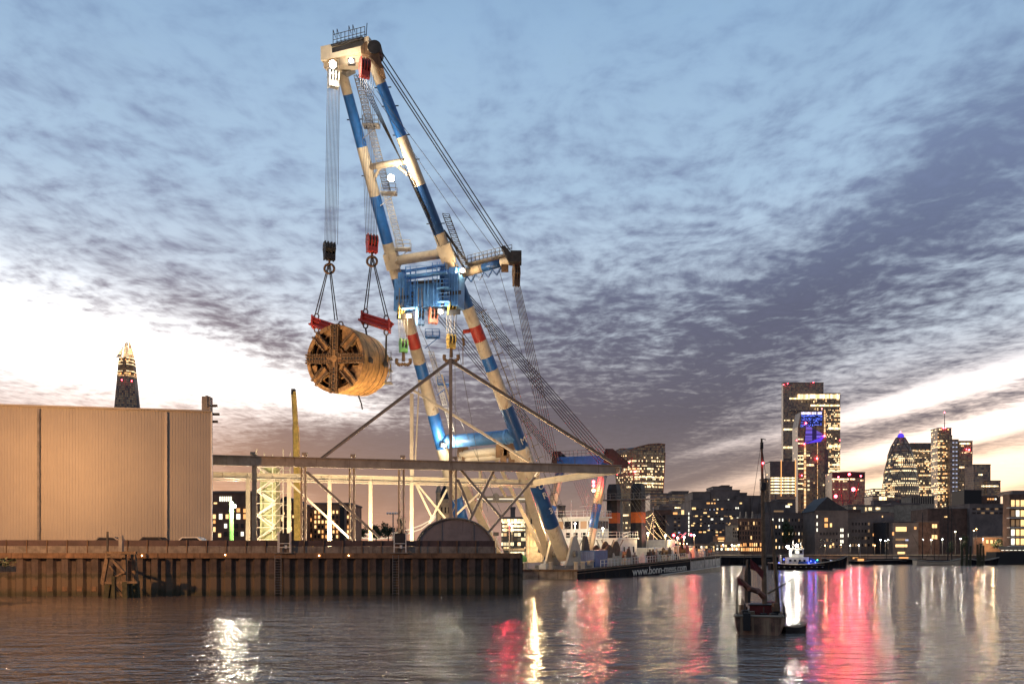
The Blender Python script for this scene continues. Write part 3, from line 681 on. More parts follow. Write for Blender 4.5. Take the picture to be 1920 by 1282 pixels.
# tunnel boring machine
fc = P(627.5, 672.5, 105.6); ax = Vector((.39, .92, .06)).normalized(); TR = 4.02
tb = thing('tunnel_boring_machine', 'huge yellow brown tunnel boring machine with an eight spoked cutterhead, hanging from the crane', 'boring machine', fc-Vector((0, 0, TR)))
tbm_m = pm('ochre_shield_paint', (.55, .29, .09), .6, .1, .35, .8, .6, (.13, .055, .02), .3)
tbm_d = pm('cutter_steel', (.34, .18, .07), .6, .1, .45, 1.6, .5, (.07, .03, .015), .5)
MX = Matrix.Translation(fc) @ ax.to_track_quat('Z', 'Y').to_matrix().to_4x4()      # local z runs back along the machine
b = MB(MX); b.lathe([(.25, TR-.12), (.3, TR), (1.25, TR), (1.28, TR-.07), (2.5, TR-.07), (2.54, TR-.13), (3.8, TR-.13), (3.84, TR-.2), (5.0, TR-.2), (5.04, TR-.28), (6.2, TR-.28), (6.2, TR-.6), (4.5, TR-.6)], (0, 0, 0), (0, 0, 1), 72, False); b.build('shield', tbm_m, tb, smooth=False)
for z_, r_ in ((1.27, TR), (3.82, TR-.11), (5.02, TR-.18)): b = MB(MX); b.lathe([(0, r_-.1), (0, r_), (.055, r_), (.055, r_-.1)], (0, 0, z_), (0, 0, 1), 64, False); b.build('seam_band', M['dark'], tb)
b = MB(MX); b.lathe([(0, TR-.5), (0, TR-.02), (.24, TR-.02), (.24, TR-.5)], (0, 0, .0), (0, 0, 1), 64, False); b.build('cutterhead_rim', tbm_d, tb)
b = MB(MX); b.lathe([(1.2, .1), (1.2, TR-.13)], (0, 0, 0), (0, 0, 1), 48, False); b.build('bulkhead', M['dark'], tb)
random.seed(8)
b = MB(MX); b.lathe([(-.18, .1), (-.18, .42), (.1, .5), (.1, .9), (.3, .95), (.3, 1.1), (.12, 1.15), (.12, 1.4), (.6, 1.4)], (0, 0, 0), (0, 0, 1), 40); b.build('hub', tbm_d, tb)
roll = R(4)
for i in range(8):
    an = roll+i*math.pi/4; main = i % 2 == 0; w = .47 if main else .40; r0, r1 = .35 if main else 1.7, TR-.06
    mm = MX @ Matrix.Rotation(an, 4, 'Z'); b = MB(mm); b.bb(r0, r1, -w, w, -.02 if main else .06, .9)
    if main: b.bb(0, r1, -w*.45, w*.45, -.12, .0)
    sp = b.build('spoke', tbm_d, tb)
    b = MB(mm); k = 15 if main else 11
    for j in range(k):
        rr = r0+.12+(r1-r0-.1)*j/(k-1)
        for sg in (-1, 1):
            b.bb(rr-.075, rr+.075, sg*w-.10, sg*w+.10, -.26, .18)
            if main: b.bb(rr-.07, rr+.07, sg*w*.42-.07, sg*w*.42+.07, -.22, .0)
    te = b.build('cutter_teeth', M['rust'], sp); te['kind'] = 'stuff'
    if main:
        b = MB(mm)
        for j in range(7): b.lathe([(-.16, .17), (.02, .17)], (1.2+j*.42, 0, 0), (0, 0, 1), 10)
        b.build('disc_cutters', M['dark'], sp)['kind'] = 'stuff'
    # opening plates between the spokes
    b = MB(mm); a0, a1 = R(12), R(33); q = []
    for r_ in ((2.45, 3.2, 3.98) if i % 3 else (1.75, 2.9, 3.98)):
        pass
    ra, rb = (2.9, TR-.1) if i % 2 else (2.5, TR-.1)
    if i not in (1, 2, 4, 7): continue
    pts = [Vector((ra*math.cos(a), ra*math.sin(a), .28)) for a in (a0+.1, (a0+a1)/2, a1-.02)]+[Vector((rb*math.cos(a), rb*math.sin(a), .28)) for a in (a1, (a0+a1)/2, a0)]
    b.prism(pts, (0, 0, .3)); b.build('face_plate', tbm_d, tb)
for r_ in (1.62, 2.3, 3.1):
    b = MB(MX); k = 48
    for j in range(k):
        a0, a1 = 2*math.pi*j/k, 2*math.pi*(j+1)/k; b.tube((r_*math.cos(a0), r_*math.sin(a0), .62), (r_*math.cos(a1), r_*math.sin(a1), .62), .11, n=5)
    b.build('ring_rib', tbm_d, tb)
# tail gantry, hoses and spill plates behind the shield
b = MB(MX); random.seed(5)
for j in range(26):
    an = random.uniform(0, 6.28); r_ = random.uniform(.6, TR-.5); l = random.uniform(.5, 2.2); x, y = r_*math.cos(an), r_*math.sin(an); b.bar((x, y, 4.6), (x, y, 6.2+l), random.uniform(.06, .16))
for z in (7.0, 7.8):
    for r_ in (2.0, 3.0):
        k = 18
        for j in range(k-4): a0, a1 = 2*math.pi*j/k, 2*math.pi*(j+1)/k; b.tube((r_*math.cos(a0), r_*math.sin(a0), z), (r_*math.cos(a1), r_*math.sin(a1), z), .06, n=5)
b.build('tail_frame', M['yellow'], tb)
b = MB(MX); b.bb(-1.2, 1.2, -1.6, 1.4, 4.6, 7.4); b.lathe([(4.6, 1.7), (7.0, 1.7)], (0, 0, 0), (0, 0, 1), 20); b.build('tail_machinery', M['rust'], tb)
q = MX @ Vector((0, 0, 7.4))+Vector((1.5, 0, -.4)); b = MB()
for z in (-1.6, .0, 1.5):
    b.box(q+Vector((.4, 0, z)), (2.3, 1.6, .10))
for x in (-.7, .1, .8, 1.5): b.tube(q+Vector((x, -.7, -1.6)), q+Vector((x, -.7, 2.2)), .05, n=5)
for z in (-1.0, -.5, .6, 1.1, 2.1): b.tube(q+Vector((-.7, -.7, z)), q+Vector((1.5, -.7, z)), .04, n=5)
b.build('tail_platform', M['grey'], tb)
b = MB(); q = MX @ Vector((0, 0, 5.6)); b.path([q+Vector((-.2, -.6, -3.7)), q+Vector((.2, -.6, -4.8)), q+Vector((.35, -.6, -5.6))], .09, 5); b.build('hanging_hose', M['dark'], tb)
# trunnion lugs and the sling drops that reach them
side = ax.cross(Vector((0, 0, 1))).normalized()
for z, s, (a_, c_) in ((1.4, .14, (b2a, b2c)), (4.9, .86, (b2a, b2c))):
    an = None; q = (fc+ax*z)+(-side if side.y > 0 else side)*(TR+.05)+Vector((0, 0, -.3)); b = MB(); b.box(q+Vector((0, .2, 0)), (.5, .6, .5)); b.lathe([(0, .32), (.35, .32)], q+Vector((0, -.25, 0)), (0, 1, 0), 14); b.build('lifting_lug', M['dark'], tb)
    top = a_.lerp(c_, s)-Vector((0, 0, 1.15)); sling(top, q, 'single heavy sling drop from the right beam to the boring machine, %s of two' % ('left' if z < 3 else 'right'), .085, .06)
top = b1a.lerp(b1c, .14)-Vector((0, 0, 1.15)); sling(top, top-Vector((0, 0, 3.)), 'short sling drop at the left end of the left lifting beam', .085, .06)
# winch house between the legs
wa, wc = P(743, 548, 125.4), P(868, 540, 122.6); wd = (wc-wa).normalized(); L = (wc-wa).length
def wp(t, z, o=0.): return wa.lerp(wc, t)+Vector((0, -o, z))
b = MB(); b.bar(wp(.20, -.7), wp(.76, -1.0), 2.2, 3.5); b.build('winch_girder', M['lblue'], CR)
for t0, t1, z in ((.02, .20, -.7), (.78, .98, -.5)):
    b = MB(); b.bar(wp(t0, z), wp(t1, z), 2.5, 4.4); b.bar(wp(t0+.04, z+2.6, .2), wp(t1-.06, z+2.6, .2), 1.4, 1.2); b.build('sheave_housing', M['lblue'], CR)
    b = MB(); b.bar(wp(t0, z-.5, 1.38), wp(t1, z-.5, 1.38), .1, .5); b.build('housing_band', M['dark'], CR)
for t0, t1, z0, z1 in ((.225, .275, -2.2, -.2), (.68, .74, -2.4, .6), (.03, .19, -3.9, -3.2), (.24, .72, .85, 1.25), (.80, .97, -3.7, -3.0)):
    b = MB(); b.bar(wp(t0, (z0+z1)/2-.3, 1.40), wp(t1, (z0+z1)/2-.3, 1.40), .14, z1-z0); b.build('gap_shade_panel', M['dark'], CR)  # dark boxes laid on the front stand for shaded gaps
for t in (.05, .09, .13, .17, .29, .34, .45, .5, .58, .63, .68, .81, .85, .89, .93):
    b = MB(); b.bar(wp(t, -2.7, 1.42), wp(t, 2.0 if t < .2 or t > .8 else 1.1, 1.42), .12, .16); b.build('stiffener', M['lblue'], CR)
b = MB(); b.bar(wp(.10, 1.9), wp(.96, 2.5), .5, .5); b.bar(wp(.14, 3.0, -.4), wp(.9, 3.6, -.4), .3, .3); b.build('upper_beam', M['blue'], CR)
for t, z0, z1 in ((.20, -2.8, 3.0), (.28, -2.8, 2.2), (.71, -2.8, 3.2), (.60, .5, 3.2)):
    b = MB(); q0, q1 = wp(t, z0, 1.75), wp(t, z1, 1.75); dx = wd*.35
    b.tube(q0-dx, q1-dx, .05, n=5); b.tube(q0+dx, q1+dx, .05, n=5); k = int((z1-z0)/.45)
    for i in range(k): z = z0+.45*i; b.tube(wp(t, z, 1.75)-dx, wp(t, z, 1.75)+dx, .035, n=4)
    b.build('ladder', M['blue'], CR)
for t0, t1, z in ((.12, .30, -2.9), (.66, .82, -2.3), (.18, .78, 1.6), (.64, .82, -.4)):
    b = MB(); b.bar(wp(t0, z, 1.9), wp(t1, z, 1.9), .9, .1)
    for i in range(5): q = wp(t0+(t1-t0)*i/4, z, 2.3); b.tube(q, q+Vector((0, 0, 1.1)), .035, n=4)
    for h in (.55, 1.1): b.tube(wp(t0, z+h, 2.3), wp(t1, z+h, 2.3), .035, n=4)
    b.build('gallery', M['lblue'], CR)
for lg in ((LL), (RL)):
    q = lg.p(500 if lg is LL else 492); b = MB(); b.prism([q+Vector((.5 if lg is LL else -1.4, .6, z)) for z in (-.2,)]+[q+Vector((1.6 if lg is LL else -.4, .6, -.2)), q+Vector((2.0 if lg is LL else -.2, .6, -4.6)), q+Vector((.9 if lg is LL else -1.6, .6, -4.6))], (0, .5, 0)); b.build('side_plate', M['navy'] if lg is RL else M['blue'], CR)
# blocks hanging under the winch house
sheave_block('sheave_block', 752, 583, 16, 30, 124, M['yellow'], 'yellow green upper sheave block at the left end of the winch house', None)
sheave_block('sheave_block', 788, 594, 20, 32, 123.4, M['lblue'], 'blue sheave block hanging below the middle of the winch house', None)
sheave_block('sheave_block', 812, 592, 22, 30, 123.1, pm('salmon_paint', (.62, .20, .13), .5, 0, .15, 1.), 'salmon pink sheave block beside the bright winch house lamp', None)
sheave_block('sheave_block', 847, 576, 20, 28, 122.2, M['yellow'], 'yellow upper sheave block at the right end of the winch house', None)
for px in (788, 812, 752, 847):
    b = MB()
    for s in (-4, 4): b.tube(P(px+s, 578 if px < 840 else 562, 123), P(px+s*.7, 540, 123), .07, n=5)
    b.build('hanger_strap', M['grey'], CR)
ropes(747, 764, 598, 124, 749, 764, 640, 124, 7, M['ropelit']); ropes(838, 856, 588, 122.2, 838, 855, 628, 122.2, 7, M['ropelit'])
sheave_block('hook_block', 756.5, 648, 20, 26, 124, M['green'], 'green and white hook block with a ramshorn hook left of the leg', 'horn')
sheave_block('hook_block', 846, 640, 21, 27, 122.2, M['yellow'], 'orange yellow hook block with a ramshorn hook above the gable post', 'horn')
# small hook chain hanging from the right leg
q = P(868, 622, 129); b = MB(); b.tube(q, q+Vector((1.6, .2, .3)), .3); b.build('chain_bracket', M['red'], CR)
b = MB(); b.tube(q, q+Vector((0, 0, -4.8)), .06); b.tube(q+Vector((0, 0, -.9)), q+Vector((.2, 0, -2.)), .22, .12); b.build('chain', M['rust'], CR)
# ladder cages and platforms along the left leg and the right leg
def cage(lg, y0, y1, off, mat, w=.45, step=7):
    k = int((y1-y0)/step); A_, B_ = lg.p(y0)+off, lg.p(y1)+off; dx = Vector((w, .1, 0))
    b = MB()
    for s in (-1, 1):
        b.tube(A_+dx*s, B_+dx*s, .05, n=4); b.tube(A_+dx*s+Vector((0, -.8, 0)), B_+dx*s+Vector((0, -.8, 0)), .04, n=4)
    for i in range(k*2+1): q = A_.lerp(B_, i/(k*2)); b.tube(q-dx, q+dx, .035, n=4)
    for i in range(k+1):
        q = A_.lerp(B_, i/k); c = q+Vector((0, -.8, 0)); b.tube(q-dx, c-dx, .035, n=4); b.tube(c-dx, c+dx, .035, n=4); b.tube(c+dx, q+dx, .035, n=4)
        if i < k: q2 = A_.lerp(B_, (i+1)/k)+Vector((0, -.8, 0)); b.tube(c-dx, q2+dx, .03, n=4)
    b.build('ladder_cage', mat, CR)
cage(LL, 150, 235, Vector((1.9, -.2, 0)), M['grey']); cage(LL, 245, 360, Vector((1.9, -.2, 0)), M['grey']); cage(LL, 372, 470, Vector((1.7, -.2, 0)), M['white'])
cage(LL, 660, 760, Vector((2.2, .3, 0)), M['white'], .35); cage(LL, 765, 830, Vector((2.3, .3, 0)), M['white'], .35); cage(RL, 405, 500, Vector((1.9, 0, 0)), M['dark'])
for y in (240, 366, 470, 634, 722):
    q = LL.p(y)+Vector((2.0 if y < 500 else 3.0, -.5, 0)); b = MB(); b.box(q, (2.2, 1.5, .12))
    for x in (-1.05, 0, 1.05):
        for yy in (-.7, .7): b.tube(q+Vector((x, yy, 0)), q+Vector((x, yy, 1.1)), .045, n=4)
    for h in (.55, 1.1):
        for yy in (-.7, .7): b.tube(q+Vector((-1.05, yy, h)), q+Vector((1.05, yy, h)), .04, n=4)
    b.tube(q+Vector((.9, 0, 0)), q+Vector((-1.2, .2, -1.6)), .06, n=4)
    b.build('rest_platform', M['grey'] if y < 300 else M['white'] if y < 500 else M['blue'], CR)
b = MB(); rr = [RL.p(y)+Vector((1.35+.75*RL.t(y), .0, 0)) for y in (585, 990)]; b.tube(rr[0], rr[1], .07, n=5); r2 = [q+Vector((.9, 0, .0)) for q in rr]; b.tube(r2[0], r2[1], .035, n=4)
for i in range(18): b.tube(rr[0].lerp(rr[1], i/17)-Vector((.4, 0, .15)), rr[0].lerp(rr[1], i/17)+Vector((.8, 0, .35)), .06, n=4)
b.build('walkway_rail', M['grey'], CR)
# jib with its walkway, pointing away from the water
ja, jc = P(866, 513, 125.5), P(973, 484, 121)
b = MB()
for i, k in enumerate((0, 1, 0)):
    b.k = k; t0, t1 = ((0, .38), (.38, .70), (.70, .97))[i]; b.tube(ja.lerp(jc, t0), ja.lerp(jc, t1), .62-.1*t0, .62-.1*t1, 14)
b.build('jib', [M['cream'], M['navy']], CR, smooth=True)
b = MB(); b.box(jc+Vector((-.4, 0, 0)), (1.5, 1.8, 1.5)); b.prism([P(x, y, 120.4) for x, y in ((940, 462), (946, 460), (962, 478), (964, 490), (955, 492))], (0, 1.4, 0)); b.build('jib_head', M['dark'], CR)
b = MB(); w0, w1 = ja.lerp(jc, .1)+Vector((0, 0, .95)), ja.lerp(jc, .88)+Vector((0, 0, .75)); b.bar(w0, w1, 1.3, .12)
for i in range(12):
    for o in (-.6, .6): q = w0.lerp(w1, i/11)+Vector((0, o, 0)); b.tube(q, q+Vector((0, 0, 1.15)), .04, n=4)
for h in (.6, 1.15):
    for o in (-.6, .6): b.tube(w0+Vector((0, o, h)), w1+Vector((0, o, h)), .04, n=4)
b.build('jib_walkway', M['grey'], CR)
b = MB(); lo = [ja.lerp(jc, .02+i*.075)+Vector((0, -.3, -.7 if i % 2 else -1.6)) for i in range(10)]
for p_, q_ in zip(lo, lo[1:]): b.bar(p_, q_, .16)
b.build('jib_truss', M['navy'], CR)
b = MB(); q0 = RL.p(432)+Vector((.8, 0, 0)); b.bar(q0, ja.lerp(jc, .12)+Vector((0, 0, 1)), .25); b.bar(RL.p(455)+Vector((.8, 0, 0)), ja.lerp(jc, .05)+Vector((0, 0, .6)), .2); b.build('jib_strut', M['dark'], CR)
b = MB(); q = ja.lerp(jc, .76)+Vector((0, 0, -.9)); b.box(q, (1.0, .8, .8)); b.build('jib_motor', M['rust'], CR)
t, q = sheave_block('sheave_block', 968, 517, 17, 40, 121, M['rust'], 'rusty sheave block hanging from the end of the rear jib', None)
# stays and luffing ropes
def stay(a, c, r=.06, mat='rope'):
    b = MB(); b.tube(a, c, r, n=5, caps=False); b.build('stay_rope', M[mat], CR)
AT = P(1140, 868, 170)
for i, (x0, y0, x1, y1) in enumerate(((708, 86, 957, 470), (712, 106, 944, 463), (714, 118, 941, 466))): stay(P(x0, y0, 110), P(x1, y1, 120.5), .075, 'dark')
for i in range(4): stay(P(668+i*4, 140, 111), P(866-i*5, 520, 124), .055, 'dark')
for (x0, y0, x1, y1, r) in ((706, 170, 935, 478, .035), (690, 160, 905, 478, .035), (893, 490, 958, 650, .03)): stay(P(x0, y0, 112), P(x1, y1, 121), r)
for i in range(6): stay(P(876+i*2.2, 548+i*7, 127.5+(i % 2)*.8), P(1150-i*5, 861+i*2.0, 170), .07, 'dark')
for i in range(5): stay(P(815+i*9, 590+i*3, 126), P(1045+i*4, 868+i*1.5, 177), .06, 'dark')
for i in range(6): stay(P(963.5+i*2.3, 536, 121), P(1024+i*4.6, 862, 172), .05)
for i in range(7): stay(P(1068+i*4.5, 885, 172), P(1100+i*4, 960, 166), .04)
for i in range(6): stay(P(1150+i*4, 885, 170), P(1210+i*9, 985, 188), .035)
for (x0, y0, d0, x1, y1, d1) in ((871, 560, 127, 975, 860, 150), (880, 500, 124, 1000, 860, 160), (950, 640, 128, 1010, 880, 160), (846, 670, 123, 848, 1000, 135), (853, 670, 123, 855, 1000, 135), (926, 470, 121, 1000, 740, 150), (775, 610, 124, 900, 960, 152), (785, 610, 124, 940, 960, 152), (850, 600, 123, 915, 960, 150)):
    stay(P(x0, y0, d0), P(x1, y1, d1), .035)
# back frame: blue girder on two raking struts
ta, tb_ = P(1044, 866, 177), P(1146, 862, 169)
b = MB(); b.bar(ta, tb_, 2.2, 1.7); b.build('back_girder', M['blue'], CR)
b = MB()
for i in range(14): q = ta.lerp(tb_, i/13)+Vector((0, -1, .8)); b.tube(q, q+Vector((0, 0, 1.2)), .04, n=4)
for h in (.6, 1.2): b.tube(ta+Vector((0, -1, .8+h)), tb_+Vector((0, -1, .8+h)), .04, n=4)
b.build('girder_railing', M['grey'], CR)
for t in (.0, .96):
    q = ta.lerp(tb_, t)+Vector((0, -.3, .6)); b = MB(); b.lathe([(-1., 1.1), (1., 1.1)], q, (1, 0, 0), 16); b.lathe([(-1., .8), (1., .8)], q+Vector((1.6, 0, -1.0)), (1, 0, 0), 16); b.prism([q+Vector(v) for v in ((-1.2, -1.1, -1.2), (3.4, -1.1, -2.4), (3.6, -1.1, -1.2), (.6, -1.1, 1.4), (-.8, -1.1, 1.4))], (0, .2, 0)); b.build('stay_sheave', M['dark'], CR)
for (x0, y0, d0, x1, y1, d1) in ((1133, 875, 169, 1103, 1036, 167), (1052, 876, 176.5, 1016, 1036, 178)):
    A_, B_ = P(x0, y0, d0), P(x1, y1, d1); b = MB()
    for k, t0, t1 in ((2, 0, .12), (0, .12, .44), (1, .44, .72), (0, .72, 1)): b.k = k; b.tube(A_.lerp(B_, t0), A_.lerp(B_, t1), .85, .85, 14)
    b.build('back_strut', LM, CR, smooth=True)
    b = MB(); o = Vector((-.5, -.95, 0)); dx = Vector((.4, 0, 0)); b.tube(A_+o-dx, B_+o-dx, .05, n=4); b.tube(A_+o+dx, B_+o+dx, .05, n=4)
    for i in range(40): q = A_.lerp(B_, i/40)+o; b.tube(q-dx, q+dx, .035, n=4)
    b.build('strut_ladder', M['grey'], CR)
# inner grey raking legs
for (x0, y0, d0, x1, y1, d1, r) in ((962, 845, 142, 1030, 1044, 150, .85), (866, 900, 148, 940, 1044, 158, .85), (925, 850, 146, 1020, 1040, 154, .4)):
    b = MB(); b.bar(P(x0, y0, d0), P(x1, y1, d1), r*1.7, r*1.5, (1, 0, 0)); b.build('inner_strut', M['framel'], CR)
b = MB(); b.tube(P(862, 853, 148), P(942, 845, 143), .75, n=14); b.tube(P(862, 863, 148), P(942, 857, 143), .45, n=10); b.build('inner_cross_tube', M['framel'], CR)
for px, d in ((868, 148), (940, 143), (955, 143)):
    q = P(px, 845, d); b = MB(); b.box(q, (1.8, 1.6, 2.2)); b.box(q+Vector((.4, -.9, -1.6)), (.9, .5, 1.4)); b.tube(q+Vector((0, -1, 0)), q+Vector((0, -1, -3)), .15); b.build('strut_joint', M['rust'], CR)
b = MB(); b.tube(P(900, 850, 146), P(902, 960, 152), .3); b.tube(P(912, 868, 146), P(948, 930, 150), .25); b.build('brace', M['framel'], CR)
# vessel name down the outer face of the right leg
def text(s, size, xf, mat, parent, name='lettering', depth=.02):
    cu = bpy.data.curves.new('lettering', 'FONT'); cu.body = s; cu.size = size; cu.align_x = 'CENTER'; cu.align_y = 'CENTER'; cu.extrude = depth; cu.resolution_u = 3
    o = bpy.data.objects.new('lettering', cu); COL.objects.link(o); dg = bpy.context.evaluated_depsgraph_get(); me = bpy.data.meshes.new_from_object(o.evaluated_get(dg))
    bpy.data.objects.remove(o); me.transform(xf); r = ORIG[parent.name]; me.transform(Matrix.Translation(-r)); me.materials.clear(); me.materials.append(mat)
    ob = bpy.data.objects.new(name, me); COL.objects.link(ob); ob.parent = parent; ORIG[ob.name] = r; return ob
axr = (RL.b-RL.a).normalized()
for ch, y in zip('MATADOR3', (825, 842, 859, 876, 893, 910, 927, 956)):
    q = RL.p(y); vw = (Vector((0, 0, EYE))-q); vw = (vw-axr*vw.dot(axr)).normalized(); sd_ = axr.cross(vw).normalized()
    nn = (vw*.80-sd_*.60 if sd_.x < 0 else vw*.80+sd_*.60).normalized(); right = (-axr).cross(nn)
    right = right.normalized(); upv = nn.cross(right)
    mt = Matrix((right, upv, nn)).transposed().to_4x4(); mt.translation = q+nn*(RL.r(y)+.02)
    text(ch, 1.55, mt, M['letter'], CR, 'painted_letter', .03)
# ------------------------------------------------------------------ crane barge
BC = Vector((10.2, 139, 1.46)); ba = Vector((.455, .89, .0275)); bn = Vector((-.89, .455, 0))
BX = Matrix((ba, bn, Vector((0, 0, 1)))).transposed().to_4x4(); BX.translation = BC
def bp(a, b_, c): return BX @ Vector((a, b_, c))
bg_ = thing('crane_barge', 'long black steel pontoon under the floating crane, lettered along its side', 'barge', BC-Vector((0, 0, 1.46)))
def BB(): return MB(BX)
b = BB(); b.k = 0
b.add([(0, 0, 0), (91, 0, 0), (91, 24, 0), (0, 24, 0), (0, 0, -.55), (91, 0, -.55), (91, 24, -.55), (0, 24, -.55), (0, 0, -7), (91, 0, -7), (91, 24, -7), (0, 24, -7)],
      [(4, 5, 1, 0), (5, 6, 2, 1), (6, 7, 3, 2), (8, 9, 5, 4), (9, 10, 6, 5)])
b.k = 1; b.add([(0, 0, 0), (0, 24, 0), (0, 24, -7), (0, 0, -7)], [(0, 1, 2, 3)]); b.k = 2; b.add([(0, 0, 0), (91, 0, 0), (91, 24, 0), (0, 24, 0)], [(0, 1, 2, 3)])
b.build('hull', [M['hull'], M['hullend'], M['conc']], bg_)
b = BB(); b.bb(0, 91, -.14, 0, -.22, .06); b.bb(-.14, 0, 0, 24, -.25, .06); b.bb(0, 91, -.10, 0, -.62, -.5); b.build('rubbing_strake', M['rust'], bg_)
b = BB(); b.bb(64, 90.9, -.05, 0, -2.55, -.66); b.build('scuffed_plate', pm('scuffed_grey_plate', (.16, .15, .14), .55, .1, .5, .8, .6, (.45, .42, .36)), bg_)
b = BB(); b.bb(38, 91, -.08, 0, -2.72, -2.60)
b.build('draught_line', M['white'], bg_)
for a in (64, 76, 86, 90.8):
    b = BB(); b.bb(a, a+.16, -.12, 0, -2.6, -.2); b.build('fender_rib', M['grey'], bg_)
b = BB(); b.bb(38, 90.98, -.03, 0, -6, -2.73); b.build('boot_paint', pm('boot_topping', (.32, .24, .14), .6, 0, .3, .6, .4, (.1, .06, .03)), bg_)
a0 = bp(43.6, -.03, -1.62); right = ba.normalized(); dn = Vector((.89, -.455, 0)); right = (right-Vector((0, 0, .012))).normalized(); upv = dn.cross(right).normalized()
xf = Matrix((right, upv, dn)).transposed().to_4x4() @ Matrix.Diagonal((1.86, 1.0, 1, 1)); xf.translation = a0
text('www.bonn-mees.com', 2.15, xf, M['letter'], bg_, 'side_lettering', .02)
for a0_, a1_ in ((11, 21), (22, 33), (34, 47), (48, 62)):
    b = BB(); k = int((a1_-a0_)/1.5)
    for i in range(k+1): a = a0_+(a1_-a0_)*i/k; b.bar((a, .35, 0), (a, .35, 1.25), .09)
    for h in (.65, 1.22): b.bar((a0_, .35, h), (a1_, .35, h), .07)
    b.build('railing', M['white'], bg_)
b = BB()
for i in range(14): b.bar((72+i*1.4, .35, 0), (72+i*1.4, .35, 1.5), .10)
for h in (.75, 1.45): b.bar((72, .35, h), (90.2, .35, h), .06)
b.build('railing', M['grey'], bg_)
for a, c in ((2.2, 1.1), (5, 1.1), (8.2, 1.3), (9.3, 1.3), (1.0, 5), (1.0, 9.5), (1.2, 16)):
    b = BB(); b.lathe([(0, .34), (1.0, .34), (1.02, .46), (1.2, .46)], (a, c, 0), (0, 0, 1), 14); b.build('bollard', M['framel'], bg_)
# leg feet
for lg in (RL, LL):
    q = lg.p(1040); d = lg.b-lg.a; b = MB()
    for o in (-1.9, 1.9):
        v = bn*o; zb = q.z-1.9; b.prism([Vector((q.x, q.y, zb))+v+ba*x+Vector((0, 0, z)) for x, z in ((-3.6, 0), (3.2, 0), (2.6, 3.0), (1.0, 5.2), (-.4, 4.8), (-2.4, 1.2))], bn*.35)
    b.build('foot_bracket', M['framel'], bg_); b = MB(); b.box((q.x, q.y, q.z-2.0), (7.0, 7, .6), .47); b.tube(q-bn*2.4+Vector((0, 0, .2)), q+bn*2.6+Vector((0, 0, .2)), .55, n=12); b.build('foot_pin', M['grey'], bg_)
b = MB(); q = RL.p(1040)+ba*7.5-bn*1.0; b.prism([Vector((q.x, q.y, 1.7))+ba*x+Vector((0, 0, z)) for x, z in ((-2, 0), (3.2, 0), (.6, 5.4), (-.6, 5.4))], bn*.4); b.build('stay_bracket', M['dark'], bg_)
# accommodation block with its bridge
b = BB(); b.bb(31, 43, 5, 19, 0, 4.6); b.build('deckhouse', M['white'], bg_)
b = BB(); b.bb(32.5, 39, 9.6, 20.1, 4.6, 8.8); b.build('bridge_house', M['white'], bg_)
b = BB(); b.bb(31.8, 39.6, 9.1, 20.6, 8.8, 9.05); b.bb(31-.2, 43.3, 4.7, 19.3, 4.55, 4.8); b.build('house_roof', M['white'], bg_)
for i in range(6):
    b = BB(); b.bb(32.42, 32.5, 10+i*1.68, 11.3+i*1.68, 6.7, 8.2); b.build('bridge_window', M['wind'] if i % 3 == 1 else M['winx'], bg_)
    b = BB(); b.bb(32.42, 32.5, 10.2+i*1.68, 11.1+i*1.68, 5.0, 6.0); b.build('cabin_window', M['winx'], bg_)
for i in range(4):
    b = BB(); b.bb(33+i*1.5, 34.1+i*1.5, 9.52, 9.6, 6.7, 8.2); b.build('bridge_window', M['winx'], bg_)
    b = BB(); b.bb(32.4+i*2.7, 33+i*2.7, 4.92, 5, 1.9, 3.1); b.build('porthole', M['winx'], bg_)
b = BB()
for z0, (a0_, a1_, b0_, b1_) in ((4.8, (31, 43.2, 4.9, 19)), (9.05, (31.9, 39.5, 9.3, 20.5))):
    for h in (.6, 1.2): b.bar((a0_, b0_, z0+h), (a1_, b0_, z0+h), .07); b.bar((a0_, b0_, z0+h), (a0_, b1_, z0+h), .07)
    for i in range(9): b.bar((a0_, b0_+(b1_-b0_)*i/8, z0), (a0_, b0_+(b1_-b0_)*i/8, z0+1.2), .07); b.bar((a0_+(a1_-a0_)*i/8, b0_, z0), (a0_+(a1_-a0_)*i/8, b0_, z0+1.2), .07)
b.build('house_railing', M['white'], bg_)
b = BB(); b.bar((31.3, 5, 0), (31.3, 5, 4.6), .1)
for a, c in ((3.6, 8), (9, 5.5), (11, 14), (16, 12)): b.bar((31.0, a, 4.5), (30.6, (a+c)/2, .2), .2); b.bar((31.0, c, 4.5), (30.6, (a+c)/2, .2), .2)
b.build('house_brace', M['grey'], bg_)
b = BB(); b.bar((36, 13, 9.0), (36, 13, 13.3), .22); b.bar((36, 11.4, 11.2), (36, 14.6, 11.2), .12); b.ball((36, 11.4, 11.6), .45, 10); b.bar((38, 10, 9.0), (38, 10, 12.2), .1); b.bar((35, 16, 9.0), (35, 16, 12.4), .1); b.build('radar_mast', M['white'], bg_)
